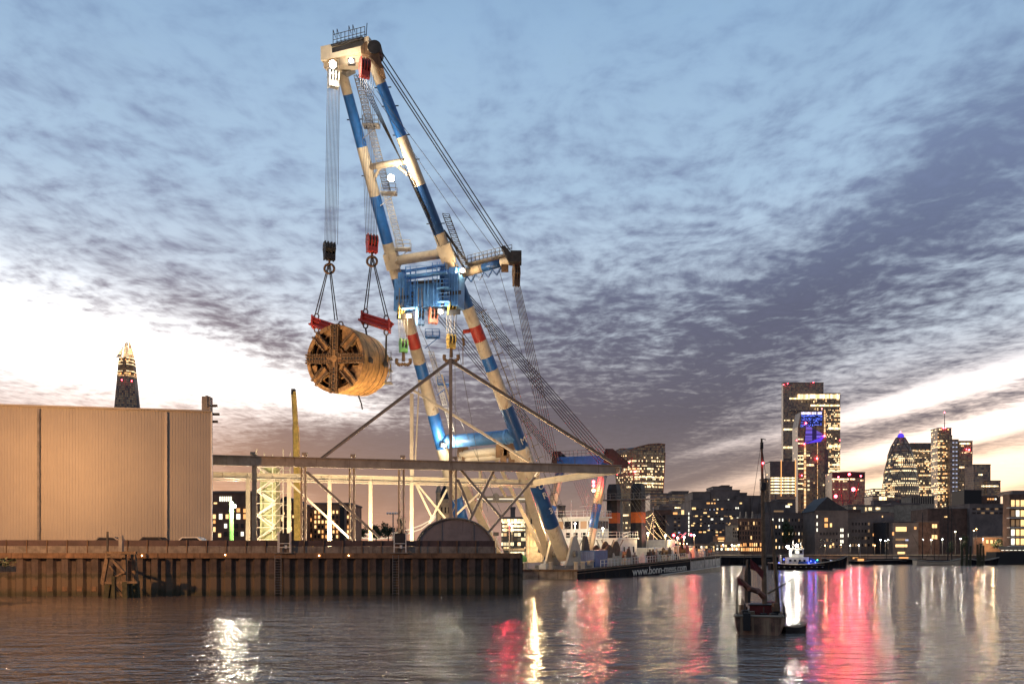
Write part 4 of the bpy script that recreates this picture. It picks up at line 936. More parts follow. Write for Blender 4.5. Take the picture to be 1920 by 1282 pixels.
# funnels
for c in (9.4, 15.0):
    b = BB(); prof = [(55.1, c-1.2), (57.9, c-1.2), (58.2, c), (57.9, c+1.2), (55.1, c+1.2), (54.8, c)]
    def ringz(z, g, lean=0.): return [Vector((56.5+(a-56.5)*g+lean, c+(q_-c)*g, z)) for a, q_ in prof]
    b.k = 0; b.loft([ringz(0, 1.12), ringz(8.0, 1.02)]); b.k = 1; b.loft([ringz(8.0, 1.025), ringz(10.3, 1.015)]); b.k = 0; b.loft([ringz(10.3, 1.0), ringz(15.4, .95), ringz(16.6, .72)])
    b.build('funnel', [M['dark'], M['orange']], bg_)
b = BB(); b.bb(53.2, 59.5, 6.5, 17.6, 13.0, 13.2); 
for i in range(9): b.bar((53.3, 6.6+i*1.35, 13.2), (53.3, 6.6+i*1.35, 14.4), .09)
for h in (13.8, 14.4): b.bar((53.3, 6.6, h), (53.3, 17.5, h), .08)
b.build('funnel_gallery', M['grey'], bg_)
b = BB(); b.bar((54, 12.3, 0), (54, 12.3, 13), .5); b.build('exhaust_pipe', M['grey'], bg_)
b = BB(); b.bb(48, 62, 3, 18, 0, 2.6); b.bb(60, 66, 4, 9, 2.6, 4.2); b.build('machinery_house', M['white'], bg_)
for i in range(5): b = BB(); b.bb(49+i*2.5, 50.4+i*2.5, 2.9, 3.0, .8, 2.0); b.build('louvre', M['winx'], bg_)
# winches and deck gear
def winch(a, c, r, w):
    b = BB(); b.lathe([(0, r), (.15, r), (.16, r*.55), (w-.16, r*.55), (w-.15, r), (w, r)], (a, c, r+.3), (0, 1, 0), 24); d = b.build('winch_drum', M['rust'], bg_)
    b = BB(); b.bb(a-r*.9, a+r*.9, c-.35, c-.1, 0, r*.8); b.bb(a-r, a+r, c-.4, c+w+.3, 0, .3); b.lathe([(0, r*.4), (1.0, r*.4)], (a+r*1.2, c, r*.9), (0, 1, 0), 14); b.build('winch_base', M['framel'], d)
for a, c, r, w in ((19.5, 2.0, 1.7, 2.6), (23.5, 2.2, 2.0, 2.2), (28.5, 1.6, 1.3, 2.4), (52, .9, 1.2, 1.5), (67, 1.4, 1.3, 1.6), (45, 1.2, .9, 1.4)): winch(a, c, r, w)
for i, (a, c, z) in enumerate(((26, 1.4, 1.2), (31, 1.3, 1.6), (36, 1.3, 1.4), (40, 1.3, 2.0), (42, 1.3, 2.0), (44.2, 1.3, 2.0), (50, 1.5, 1.2), (55, 1.5, 1.4), (58.5, 1.6, 1.1), (70, 2, 1.5), (74, 2, 1.9), (78, 2.5, 1.4), (82, 2, 1.7), (86, 2, 1.1), (2.5, 14, 1.5), (3, 18, 1.2), (8, 9, 1.4), (3, 7, .9))):
    b = BB(); b.bb(a-.7, a+.7, c-.5, c+.7, 0, z*.7); b.bb(a-.5, a+.5, c-.3, c+.5, z*.7, z); b.lathe([(0, .18), (.5, .18)], (a, c, z), (0, 0, 1), 8); b.build('deck_locker', M[('framel', 'grey', 'white', 'dark', 'rust')[i % 5]], bg_)
b = BB(); b.bar((68, 2.5, .3), (64, 2.2, 5.5), .4); b.bar((64, 2.2, 5.5), (60, 2.2, 4.6), .3); b.build('deck_crane', M['dark'], bg_)
b = BB(); b.tube((63, 3, 3.6), (71, 3, 5.6), .22, n=8); b.bar((65, 3, 0), (65, 3, 4.1), .2); b.build('gangway', M['white'], bg_)
b = BB(); b.bb(74, 84, 5, 11, 0, 2.4); b.bb(73.6, 84.4, 4.7, 11.3, 2.4, 2.6); b.build('stern_shelter', M['framel'], bg_)
for i in range(5): b = BB(); b.bb(74.6+i*1.9, 75.9+i*1.9, 4.92, 5.0, .9, 2.0); b.build('shelter_window', M['winw'], bg_)
ct = thing('shipping_container', 'blue corrugated steel container standing on the barge deck beside the winches', 'container', bp(14, 3.2, 0))
b = BB(); k = 12
for i in range(k): b.bb(11.82, 11.9, 1.9+i*.4, 2.1+i*.4, .12, 2.6)
b.bb(11.9, 18, 1.8, 6.8, 0.05, 2.75); b.build('body', pm('container_blue', (.10, .14, .30), .5, .1, .15, .8, .3, (.05, .04, .05)), ct)
b = BB()
for c in (1.76, 6.84): b.bar((11.86, c, .05), (11.86, c, 2.78), .14)
b.bb(11.8, 11.95, 1.7, 6.9, 2.68, 2.82); b.bb(11.8, 11.95, 1.7, 6.9, 0, .12); b.build('corner_frame', M['navy'], ct)
bf = thing('green_buoy', 'small green buoy lying on the near end of the barge deck', 'buoy', bp(3, 11, 0)); b = BB(); b.ball((3, 11, 1.6), .75, 12); b.build('float', M['green'], bf); b = BB(); b.bar((3, 11, 0), (3, 11, 1.2), .25); b.build('stand', M['rust'], bf)
def barge_lamp(a, c, z, p, col=WARM, r=.16):
    b = BB(); b.bar((a, c, 0), (a, c, z), .1); h = b.build('lamp_post', M['grey'], bg_); b = BB(); b.ball((a, c, z+.15), r, 8); b.build('lens', M['lens'], h)
    lamp(bg_, bp(a, c, z+.1)+Vector((-.2, -.5, -.2)), p, col, .25)
barge_lamp(6, 8, 7.5, 1500); barge_lamp(6, 20, 8, 380); barge_lamp(5, 14, 7, 450); barge_lamp(24, 5, 6.5, 800, WARM); barge_lamp(27.5, 12, 7.5, 1500, WHITE); barge_lamp(44.5, 3.2, 5.5, 550, WARM); barge_lamp(53, 2.2, 5, 420, WARM); barge_lamp(62, 2.2, 4.5, 420, WARM); barge_lamp(71.5, 3.5, 4.5, 420, WARM); barge_lamp(80, 3.5, 5, 420, WARM)
b = BB(); b.ball((69.3, 1.2, 5.2), .28, 8); b.build('red_beacon', M['redl'], bg_); lamp(bg_, bp(69.3, .8, 5.3), 1600, (1, .05, .07), .3)
# red and amber warning lamps on the back strut
for py, m_, p, c_ in ((903, 'redl', 3200, (1, .06, .08)), (910, 'redl', 0, 0), (919, 'sod', 700, (1, .4, .12))):
    q = P(1113, py, 166.5); b = MB(); b.ball(q, .3, 8); b.build('warning_lamp', M[m_], CR)
    if p: lamp(CR, q+Vector((0, -.6, 0)), p, c_, .3)
# two deckhands
def person(loc, label, face=0., arm=.5):
    t = thing('person', label, 'person', loc)
    J = [(0, 0, .95), (0, 0, 1.2), (0, 0, 1.42), (0, 0, 1.52), (0, -.02, 1.66), (0, 0, 1.78),
         (.10, 0, .90), (.12, -.03, .50), (.13, .02, .06), (.13, -.14, .04), (-.10, 0, .90), (-.14, -.12, .52), (-.15, .04, .06), (-.15, -.12, .04),
         (.20, 0, 1.40), (.27, .03, 1.12), (.24, -.16, .92), (-.20, 0, 1.40), (-.28, -.06, 1.14), (-.22, -.32, 1.02+arm*.3)]
    ed = [(0, 1), (1, 2), (2, 3), (3, 4), (4, 5), (0, 6), (6, 7), (7, 8), (8, 9), (0, 10), (10, 11), (11, 12), (12, 13), (2, 14), (14, 15), (15, 16), (2, 17), (17, 18), (18, 19)]
    rd = [.16, .17, .15, .06, .10, .07, .10, .07, .05, .045, .10, .07, .05, .045, .075, .05, .04, .075, .05, .04]
    me = bpy.data.meshes.new('body'); me.from_pydata(J, ed, []); o = bpy.data.objects.new('body', me); COL.objects.link(o)
    md = o.modifiers.new('skin', 'SKIN'); o.modifiers.new('sub', 'SUBSURF').levels = 1
    for v, r_ in zip(me.skin_vertices[0].data, rd): v.radius = (r_, r_)
    me.skin_vertices[0].data[0].use_root = True
    dg = bpy.context.evaluated_depsgraph_get(); m2 = bpy.data.meshes.new_from_object(o.evaluated_get(dg)); bpy.data.objects.remove(o)
    m2.materials.clear()
    for k in ('dark', 'orange', 'skin'): m2.materials.append(M[k])
    for p in m2.polygons: z = p.center.z; p.material_index = 2 if z > 1.5 else 1 if z > .86 else 0; p.use_smooth = True
    ob = bpy.data.objects.new('body', m2); COL.objects.link(ob); ob.parent = t; ORIG[ob.name] = Vector(loc)
    t.rotation_euler = (0, 0, face)
    b = MB(Matrix.Translation(loc)); b.lathe([(0, .125), (.06, .12), (.12, .07), (.14, .01)], (0, 0, 1.74), (0, 0, 1), 12); b.build('helmet', M['white'], t)
person(bp(85.5, 1.3, 0), 'worker in an orange jacket and white helmet standing left at the barge stern', .4)
person(bp(87.6, 1.3, 0), 'worker in an orange jacket and white helmet standing right at the barge stern', -.8, .1)
# ------------------------------------------------------------------ the city across the river
GW = (1., .74, .40); GY = (1., .82, .48)
C1 = curtain('office_glass', (.10, .08, .075), .12, GW, 1.3)
C2 = curtain('dim_office_glass', (.10, .08, .08), -.22, GW, 1.1)
C3 = curtain('bright_office_glass', (.11, .09, .07), .30, GY, 1.4)
C4 = curtain('tower_glass', (.12, .10, .10), -.42, GW, 1.0)
CS = curtain('lit_floor_glass', (.08, .06, .04), .75, GY, 2.0, 2.6, 50., .3, .1)
CSd = curtain('half_lit_floor_glass', (.06, .05, .045), .12, GW, 1.5, 2.6, 50., .3, .1)
def X(px, d): return (px-CX)*d/F
def Z(py, d): return EYE+(HZ-py)*d/F
GL = 4.9
def beacon(parent, px, py, d, r=1.3, p=0, m='redl', name='aviation_beacon'):
    q = P(px, py, d); b = MB(); b.ball(q, r, 8); b.build(name, M[m], parent)
    if p: lamp(parent, q+Vector((0, -3, 0)), p, (1, .05, .09), 2.5, 'SPOT', q+Vector((-q.x*.2, -q.y*.2, -20)), 130, .3)
def tower(name, label, blocks, d, strips=(), mat=C1, cat='skyscraper'):
    """blocks: (px0, px1, ytop, ybottom, depth, back, material)"""
    x0, x1 = blocks[0][0], blocks[0][1]; t = thing(name, label, cat, (X((x0+x1)/2, d), d, GL))
    for i, (a, c, yt, yb, dep, back, m_) in enumerate(blocks):
        b = MB(); b.bb(X(a, d), X(c, d), d+back, d+back+dep, GL if yb is None else Z(yb, d), Z(yt, d)); b.build('glass_wall' if i == 0 else 'wing', m_ or mat, t)
        b = MB(); b.bb(X(a, d)-.4, X(c, d)+.4, d+back-.4, d+back+dep+.4, Z(yt, d), Z(yt, d)+1.6); b.build('parapet', M['dkbld'], t)
    for (a, c, y, h, *r_) in strips:
        o = r_[0] if r_ else 0; m_ = r_[1] if len(r_) > 1 else CS
        b = MB(); b.bb(X(a, d), X(c, d), d+o-.45, d+o+.2, Z(y, d)-h/2*d/F, Z(y, d)+h/2*d/F); b.build('lit_floor', m_, t)
    return t
# the tower behind the shed, tapering to a spire
d = 1550; sh = thing('glass_spire_tower', 'tapering glass spire tower rising behind the shed roof, glowing at its top', 'skyscraper', (X(237, d), d, GL))
bx = [(P(214-.9, 763, d), P(237, 763, d-30), P(259, 763, d)), ]
def shr(y, w, o): k = (y-510)/(763-510); return [Vector((X(237+(px-237)*k*w, d), d+dy*k+o, Z(y, d))) for px, dy in ((215, 0), (221, -14), (246, -20), (258.5, -6), (255, 18), (220, 18))]
b = MB(); low = shr(1036, 1, 0); b.loft([low, shr(708, 1, 0)]); b.build('glass_wall', curtain('spire_glass', (.06, .05, .055), -.40, GW, 1.2, 3, 4), sh)
b = MB(); b.loft([shr(708, 1.0, 0), shr(672, .98, 0)]); b.build('lit_crown', curtain('spire_crown_glass', (.10, .06, .035), .12, (1., .55, .22), 1.6, 3, 4), sh)
b = MB()
for (px, dy) in ((221, -14), (246, -20), (255, -6), (228, 14)):
    k = (672-510)/253; q = Vector((X(237+(px-237)*k, d), d+dy*k, Z(672, d))); e = Vector((X(237+(px-237)*.35, d), d+dy*.2, Z(642+(px % 3)*5, d))); s_ = Vector((2.6, 0, 0)); b.add([q-s_*2, q+s_*2, e+s_*.4, e-s_*.4], [(0, 1, 2, 3)])
b.build('spire_shard', curtain('spire_tip_glass', (.6, .5, .36), .35, (1., .62, .28), 1.5, 3, 4), sh)
for y in (672, 678, 684, 697, 706): b = MB(); b.loft([shr(y, 1.03, 0), shr(y+1.6, 1.03, 0)]); b.build('lit_floor', CS, sh)
b = MB(); b.loft([[q+Vector((X(257, d)-X(237, d), 0, 0))*1.0*0+Vector((16, 4, 0)) for q in shr(1036, .9, 0)][2:5]+[], [Vector((X(256, d), d, Z(728, d)))]*3], False); b.build('side_fin', M['dkbld'], sh)
beacon(sh, 228.5, 712, d-22, 1.0); beacon(sh, 247, 714, d-22, 1.0)
# the top heavy curved tower
d = 1500; wk = thing('curved_tower', 'top heavy office tower with a curved roof, right of the crane back frame', 'skyscraper', (X(1200, d), d, GL))
def wr(y, kk):
    l = 1153+8*kk+5*kk*kk; c_ = 1181+13*kk; r_ = 1248-5.5*kk-2*kk*kk
    return [Vector((X(l, d), d+22, Z(y, d))), Vector((X(c_, d), d-6, Z(y, d))), Vector((X(c_+2.5, d), d-6.5, Z(y, d))), Vector((X((c_+r_)/2, d), d-6, Z(y, d))), Vector((X(r_, d), d+4, Z(y, d))), Vector((X(r_-4, d), d+50, Z(y, d))), Vector((X(l+12, d), d+50, Z(y, d)))]
ys = [1036, 990, 950, 915, 885, 862, 848]
rings = [wr(y, (y-848)/120) for y in ys]
b = MB(); b.loft(rings); b.build('glass_wall', curtain('finned_glass', (.16, .11, .08), -.08, GY, 1.3, 1.8, 4.3, .3, .8), wk)
# crown: front edge climbs to the right
tp = []; b = MB(); r0 = rings[-1]
topc = [Vector((X(1155, d), d+22, Z(843, d))), Vector((X(1164, d), d+12, Z(839.5, d))), Vector((X(1172, d), d+4, Z(840, d))), Vector((X(1181, d), d-6, Z(844, d)))]
topr = [Vector((X(1181, d), d-6, Z(844, d))), Vector((X(1195, d), d-6, Z(838.5, d))), Vector((X(1215, d), d-6, Z(833.5, d))), Vector((X(1235, d), d-2, Z(831.5, d))), Vector((X(1248, d), d+4, Z(832, d)))]
for tops, q0, q1 in ((topc, r0[0], r0[1]), (topr, r0[1], r0[4])):
    n = len(tops)-1; bot = [q0.lerp(q1, i/n) for i in range(n+1)]; b.add(bot+tops, [(i, i+1, n+2+i, n+1+i) for i in range(n)])
bk = [Vector((X(1170, d), d+50, Z(838, d))), Vector((X(1195, d), d+50, Z(831, d))), Vector((X(1215, d), d+50, Z(829, d))), Vector((X(1240, d), d+50, Z(829, d)))]
b.build('crown_wall', C4, wk)
b = MB(); alltop = topc+topr[1:]; backs = [Vector((X(1168+i*10.5, d), d+50, Z(840-11*math.sin(min(1, i/5)*1.57), d))) for i in range(len(alltop))]; n = len(alltop)
b.add(alltop+backs, [(i, i+1, n+i+1, n+i) for i in range(n-1)]+[]); b.build('roof', M['slate'], wk)
edge = pm('copper_edge', (.42, .22, .12), .5, 0, .1, 1.)
b = MB(); b.path(topc, .9, 5); b.build('roof_edge', edge, wk); b = MB(); b.path(topr, .9, 5); b.build('roof_edge', edge, wk)
b = MB(); b.path([r[4]+Vector((0, -.6, 0)) for r in rings], .8, 4); b.build('corner_fin', edge, wk); b = MB(); b.path([r[1]+Vector((0, -.6, 0)) for r in rings[2:]], .6, 4); b.build('corner_fin', edge, wk)
for y in (857, 866, 874.5, 888, 893.5, 905, 909, 919, 925):
    k = (y-848)/120; q = wr(y, k); q2 = wr(y+2.3, k+2.3/120); o = Vector((0, -.5, 0)); s0 = random.choice((2, 3)); b = MB(); b.add([q[2]+o, q[3]+o, q[4]+o+Vector((-.6, 0, 0)), q2[4]+o+Vector((-.6, 0, 0)), q2[3]+o, q2[2]+o], [(0, 1, 4, 5), (1, 2, 3, 4)]); b.build('lit_floor', CS if y in (866, 874.5, 893.5, 905) else CSd, wk)
for y in (853, 862, 872, 884, 893, 902):
    k = (y-848)/120; q = wr(y, k); q2 = wr(y+2, k+2/120); o = Vector((-.3, -.5, 0)); b = MB(); b.add([q[0].lerp(q[1], .15)+o, q[0].lerp(q[1], .9)+o, q2[0].lerp(q2[1], .9)+o, q2[0].lerp(q2[1], .15)+o], [(0, 1, 2, 3)]); b.build('lit_floor', CSd, wk)
beacon(wk, 1190, 884, d-14, 1.6); beacon(wk, 1180, 866, d-14, 1.1); beacon(wk, 1157, 888, d-2, 1.2)
# tall flat topped cluster
t = tower('tall_glass_tower', 'tallest flat topped glass tower of the skyline, with stepped lit bands', [(1470, 1546, 717, None, 12, 6, C4), (1529, 1575.5, 738, None, 14, 0, C1)], 1900,
    [(1495, 1574, 743, 8), (1482, 1520, 746, 3, 6), (1505, 1530, 752, 3, 6, CSd), (1520, 1574, 760, 3.2), (1480, 1560, 770, 2.4, 0, CSd), (1470, 1500, 804, 3.2, 6), (1553, 1575, 803, 3.4), (1470, 1492, 838, 4, 6), (1553, 1575, 836, 3.8), (1470, 1500, 860, 3, 6, CSd), (1553, 1575, 857, 3), (1553, 1575, 871, 3), (1553, 1575, 884, 3), (1470, 1498, 866, 3, 6), (1553, 1575, 842, 2, 0, CSd), (1470, 1500, 787, 2, 6, CSd)])
for px, py in ((1469.5, 721), (1477, 719), (1525, 716.5), (1575, 825)): beacon(t, px, py, 1899, .9)
d = 1700; t = thing('slanted_screen_tower', 'dark tower with a slanted glowing blue and purple screen and lit vertical shafts', 'skyscraper', (X(1522, d), d, GL))
b = MB(); b.prism([(X(1496, d), d, GL), (X(1552, d), d, GL), (X(1549, d), d, Z(770, d)), (X(1502, d), d, Z(772, d)), (X(1496, d), d, Z(800, d))], (0, 34, 0)); b.build('glass_wall', C2, t)
b = MB(); b.bb(X(1546, d), X(1553, d), d-.5, d+20, GL, Z(842, d)); b.build('stair_tower', M['dkbld'], t)
b = MB(); b.prism([(X(1501, d), d-1.5, Z(801, d)), (X(1541, d), d-1.5, Z(797, d)), (X(1541, d), d-1.5, Z(771, d)), (X(1503, d), d-1.5, Z(774, d))], (0, 1.2, 0)); b.build('blue_screen', curtain('screen_cells', (.02, .03, .12), .25, (.10, .18, 1.), 1.1, 2., 2.4), t)
b = MB(); b.bb(X(1502, d), X(1540, d), d-1.9, d-1.5, Z(777, d), Z(772.5, d)); b.build('screen_header', curtain('screen_header_cells', (.2, .2, .3), .35, (.75, .75, 1.), 1.3, 2.6, 9.), t)
b = MB(); b.add([(X(1511, d), d-2.5, Z(796, d)), (X(1546, d), d-2.5, Z(816, d)), (X(1508, d), d-2.5, Z(831, d)), (X(1511, d), d-.1, Z(796, d)), (X(1546, d), d-.1, Z(816, d)), (X(1508, d), d-.1, Z(831, d))], [(0, 1, 2), (0, 3, 4, 1), (1, 4, 5, 2), (2, 5, 3, 0)]); b.build('purple_wedge', curtain('wedge_lines', (.05, .04, .2), .5, (.20, .14, .85), .75, 60., 2.2), t)
b = MB(); b.add([(X(1508, d), d-2.6, Z(832, d)), (X(1546, d), d-2.6, Z(817, d)), (X(1538, d), d-2.6, Z(828, d))], [(0, 1, 2)]); b.build('purple_underside', M['purple'], t)
for px, y0, y1, w, m_ in ((1509, 833, 952, 1.8, 'winc'), (1532, 829, 940, .8, 'winw'), (1546, 770, 816, 1.4, 'winw')):
    b = MB(); b.bb(X(px, d)-w, X(px, d)+w, d-1.2, d-.3, Z(y1, d), Z(y0, d)); b.build('lit_shaft', curtain('shaft_lights', (.2, .12, .06), .6, (1., .66, .34), 1.3, 9., 3.), t)
for y in (822, 830, 843, 853, 860, 868, 877, 886, 895, 905, 915): b = MB(); b.bb(X(1496, d), X(1506, d), d-.6, d, Z(y+2.2, d), Z(y, d)); b.build('lit_floor', CS, t); 
for y, a, c in ((842, 1512, 1518), (852, 1512, 1518), (870, 1512, 1526), (885, 1514, 1518), (892, 1514, 1518), (900, 1514, 1518), (908, 1514, 1518), (916, 1514, 1518)): b = MB(); b.bb(X(a, d), X(c, d), d-.6, d, Z(y+3, d), Z(y, d)); b.build('lit_floor', CS, t)
RB0 = 3e5
for px, py, r, *p_ in ((1511, 793, 1.8), (1546, 817, 2., RB0), (1508, 832, 1.6), (1532, 859, 1.9), (1541, 766, 1.), (1503.5, 891, 1.3), (1494, 825, 1.)): beacon(t, px, py, d-5, r, p_[0] if p_ else 0)
t = tower('office_block', 'square topped office block with an unlit crown above bright floors, left of the screen tower', [(1444, 1492, 866, None, 30, 0, C2)], 1600,
    [(1445, 1490, y, 2.6) for y in (896, 901, 906.5, 912, 918, 924)], M['dkbld'])
b = MB(); b.bb(X(1444, 1600)-.3, X(1489, 1600), 1599.4, 1600, Z(893, 1600), Z(866, 1600)); b.build('dark_crown', M['dkbld'], t)
for px in (1464.5, 1491.5): b = MB(); b.bb(X(px, 1600)-.7, X(px, 1600)+.7, 1598.8, 1600, Z(930, 1600), Z(862, 1600)); b.build('lit_fin', M['wino'], t)
tower('thin_block', 'plain dark block squeezed behind the boat mast', [(1430, 1444, 898, None, 20, 0, C4)], 1620, cat='office block')
t = tower('red_lit_tower', 'broad dark tower speckled with windows under bright red crane beacons', [(1560, 1622, 886, None, 34, 0, C2)], 1600, [(1560, 1603, 898, 2.4), (1560, 1600, 902, 2, 0, CSd), (1561, 1620, 917, 1.6, 0, CSd), (1562, 1600, 938, 2, 0, CSd)])
d = 1600; b = MB(); b.bb(X(1561, d), X(1621.5, d), d-.4, d, Z(896, d), Z(886, d)); b.build('dark_crown', pm('crown_cladding', (.06, .03, .035), .7), t)
b = MB(); b.prism([(X(1560+i*62/8, d), d, Z(886-2.5*math.sin(i/8*3.14), d)) for i in range(9)], (0, 20, 0)); b.build('curved_roof', M['dkbld'], t)
RB = 5e5
for px, py, r, p in ((1567, 930, 3.0, RB*.7), (1600, 917, 3.6, RB), (1592.5, 889, 2.4, RB*.5), (1572, 894, 1.6, RB*.5), (1614, 892, 1.6, RB*.6)): beacon(t, px, py, d-40, r, p)
for x0_, y0_, x1_, y1_ in ((1593, 890, 1593, 945), (1577, 912, 1580, 945), (1603, 935, 1611, 905)): b = MB(); b.bar(P(x0_, y0_, d-42), P(x1_, y1_, d-42), 1.3); b.build('crane_mast', pm('red_lattice', (.30, .05, .05), .6), t)
# the round pointed tower
d = 1700; gk = thing('pointed_round_tower', 'rounded bullet shaped glass tower, darkest at its pointed tip', 'skyscraper', (X(1688.5, d), d+30, GL))
prof = [(1036, 32), (980, 33), (930, 33), (905, 32), (885, 29.5), (865, 26), (848, 22), (834, 17.5), (824, 12.5), (816, 7.5), (811.5, 3.5), (810, .3)]
GZ = [(Z(y, d)-GL, r*d/F) for y, r in prof]
b = MB(); b.lathe(GZ[:7], (X(1688.5, d+33), d+33, GL), (0, 0, 1), 40, False); b.build('glass_wall', curtain('diagrid_glass', (.09, .09, .09), .14, GY, 1.25, 2.6, 4.0, .2, .4), gk)
b = MB(); b.lathe(GZ[6:], (X(1688.5, d+33), d+33, GL), (0, 0, 1), 40, False); b.build('dark_tip', C4, gk)
b = MB(); c_ = Vector((X(1688.5, d+33), d+33, GL))
for k in range(8):
    for sg in (1, -1):
        pts = []
        for j, (z, r) in enumerate(GZ[1:-2]): a = k*math.pi/4+sg*z*.021; pts.append(c_+Vector((math.cos(a)*(r+.3), math.sin(a)*(r+.3), z)))
        b.path(pts, .9, 4)
b.build('diagonal_band', M['dkbld'], gk)
b = MB(); b.ball(P(1689, 818, d+30), 6.4, 10); b.build('purple_lantern', M['purple'], gk); beacon(gk, 1688.5, 809.5, d+20, 1.5)
for y, r in ((831, 15), (845, 20)): b = MB(); b.lathe([(0, (r+1.2)*d/F), (1.8, (r+1.2)*d/F)], (X(1688.5, d+33), d+33, Z(y, d)), (0, 0, 1), 40, False); b.build('lit_floor', CSd, gk)
d = 1800; t = thing('flared_office_tower', 'box tower flaring outward at its foot, right behind the rounded pointed tower', 'skyscraper', (X(1728, d), d, GL))
b = MB(); b.loft([[Vector((X(a, d), d+o, Z(y, d))) for a, o in ((l, 0), (r_, 0), (r_, 40), (l, 40))] for y, l, r_ in ((1036, 1700, 1758), (960, 1703, 1750), (930, 1705, 1747), (905, 1706, 1745.5), (831, 1707, 1745))]); b.build('glass_wall', C1, t)
b = MB(); b.bb(X(1707, d)-.4, X(1745, d)+.4, d-.4, d+40, Z(843, d), Z(830, d)); b.build('dark_crown', M['dkbld'], t)
for y in (845, 850, 855, 866, 876, 931, 936): b = MB(); b.bb(X(1709, d), X(1744, d), d-.6, d, Z(y+2, d), Z(y, d)); b.build('lit_floor', CS if y < 860 else CSd, t)
beacon(t, 1714, 828, d, 1.)
d = 1850
t = tower('masted_tower', 'slim tower with a tall mast and a blue ladder of lights', [(1758, 1784, 803, None, 30, 0, C1), (1784, 1785.5, 817, None, 30, 0, C4), (1776, 1792, 826, None, 25, -12, C4), (1792, 1817, 829, None, 30, -14, C2)], d,
    [(1762, 1772, 812, 3), (1793, 1813, 833, 3, -14), (1792, 1817, 863, 2.6, -14), (1792, 1817, 877, 2.6, -14), (1792, 1817, 903, 2.6, -14), (1792, 1817, 923, 2.6, -14), (1780, 1817, 929, 2.6, -14), (1780, 1817, 939, 3, -14), (1780, 1817, 944, 3, -14), (1792, 1817, 850, 1.6, -14, CSd), (1792, 1817, 912, 2, -14, CSd)])
b = MB(); b.tube(P(1771, 805, d+8), P(1771, 774, d+8), 1.0, .5, 6); b.build('mast', M['grey'], t)
b = MB(); b.bb(X(1763, d), X(1779, d), d+2, d+28, Z(803, d), Z(801, d)); b.build('roof_plant', M['fabric'], t)
beacon(t, 1771, 773, d, 1.3); beacon(t, 1769, 802, d-2, 1.7); beacon(t, 1773, 802, d-2, 1.2); beacon(t, 1817, 843, d-18, 1.8); beacon(t, 1812, 842, d-18, 1.)
for px, c_ in ((1760, 'winw'), (1769, 'wino'), (1782, 'bluel'), (1788, 'bluel')):
    b = MB(); k = 14
    for i in range(k): b.bb(X(px, d)-1.6, X(px, d)+1.6, d-13 if px > 1775 else d-.6, d-12 if px > 1775 else d, Z(830+i*8.2+2, d), Z(830+i*8.2, d))
    b.build('light_ladder', M['winb'] if c_ == 'bluel' else M[c_], t)['kind'] = 'stuff'
tower('stepped_tower', 'short dark tower with one lit window band at the far right of the skyline', [(1829, 1861, 871, None, 30, 6, C4), (1850, 1876, 902, None, 26, 0, C2)], 1500, [(1838, 1846, 889, 3, 6), (1840, 1862, 911, 2.6), (1862, 1872, 911, 2.4), (1865, 1873, 919, 2.4), (1865, 1873, 925, 2.)])
# ------------------------------------------------------------------ mid distance and riverside buildings, window by window
WM = {}
def window(parent, x, y, z, w, h, mk):
    key = (round(w, 1), round(h, 1), mk)
    if key not in WM:
        me = bpy.data.meshes.new('window'); w_, h_ = w/2, h/2
        me.from_pydata([(-w_, -.1, -h_), (w_, -.1, -h_), (w_, -.1, h_), (-w_, -.1, h_), (-w_, .1, -h_), (w_, .1, -h_), (w_, .1, h_), (-w_, .1, h_)], [], [(0, 1, 2, 3), (5, 4, 7, 6), (4, 0, 3, 7), (1, 5, 6, 2), (3, 2, 6, 7), (4, 5, 1, 0)]); me.materials.append(M[mk]); WM[key] = me
    o = bpy.data.objects.new('window', WM[key]); COL.objects.link(o); o.parent = parent; o.location = Vector((x, y, z))-ORIG[parent.name]; ORIG[o.name] = ORIG[parent.name]
def bldg(name, label, d, blocks, wins=(), grids=(), cat='building', roofs=(), base=1040):
    """blocks: px0, px1, ytop, material, back, depth; wins: px, py, w px, h px, material; grids: px0, px1, py0, py1, columns, rows, w, h, share lit, materials"""
    a = blocks[0]; t = thing(name, label, cat, (X((a[0]+a[1])/2, d), d, GL))
    for (x0, x1, yt, m_, back, dep) in blocks:
        b = MB(); b.bb(X(x0, d), X(x1, d), d+back, d+back+dep, GL-.3, Z(yt, d)); b.build('wall', M[m_], t)
        b = MB(); b.bb(X(x0, d)-.25, X(x1, d)+.25, d+back-.25, d+back+dep+.25, Z(yt, d), Z(yt, d)+.5); b.build('parapet', M['dkbld'], t)
    for pts, m_, back, dep in roofs:
        b = MB(); b.prism([(X(x, d), d+back, Z(y, d)) for x, y in pts], (0, dep, 0)); b.build('roof', M[m_], t)
    n = 0
    for (px, py, w, h, m_, *o) in wins: window(t, X(px, d), d-.06+(o[0] if o else 0), Z(py, d), w*d/F, h*d/F, m_); n += 1
    for (x0, x1, y0, y1, nc, nr, w, h, lit, ms, *o) in grids:
        for i in range(nc):
            for j in range(nr):
                if n >= 98: continue
                on = random.random() < lit; m_ = random.choice(ms) if on else 'winx'
                window(t, X(x0+(x1-x0)*(i+.5)/nc, d), d-.06+(o[0] if o else 0), Z(y0+(y1-y0)*(j+.5)/nr, d), w*d/F, h*d/F, m_); n += 1
    return t
random.seed(21)
WA = ['winw', 'wino', 'winc']; DA = ['wind', 'wind', 'winw']
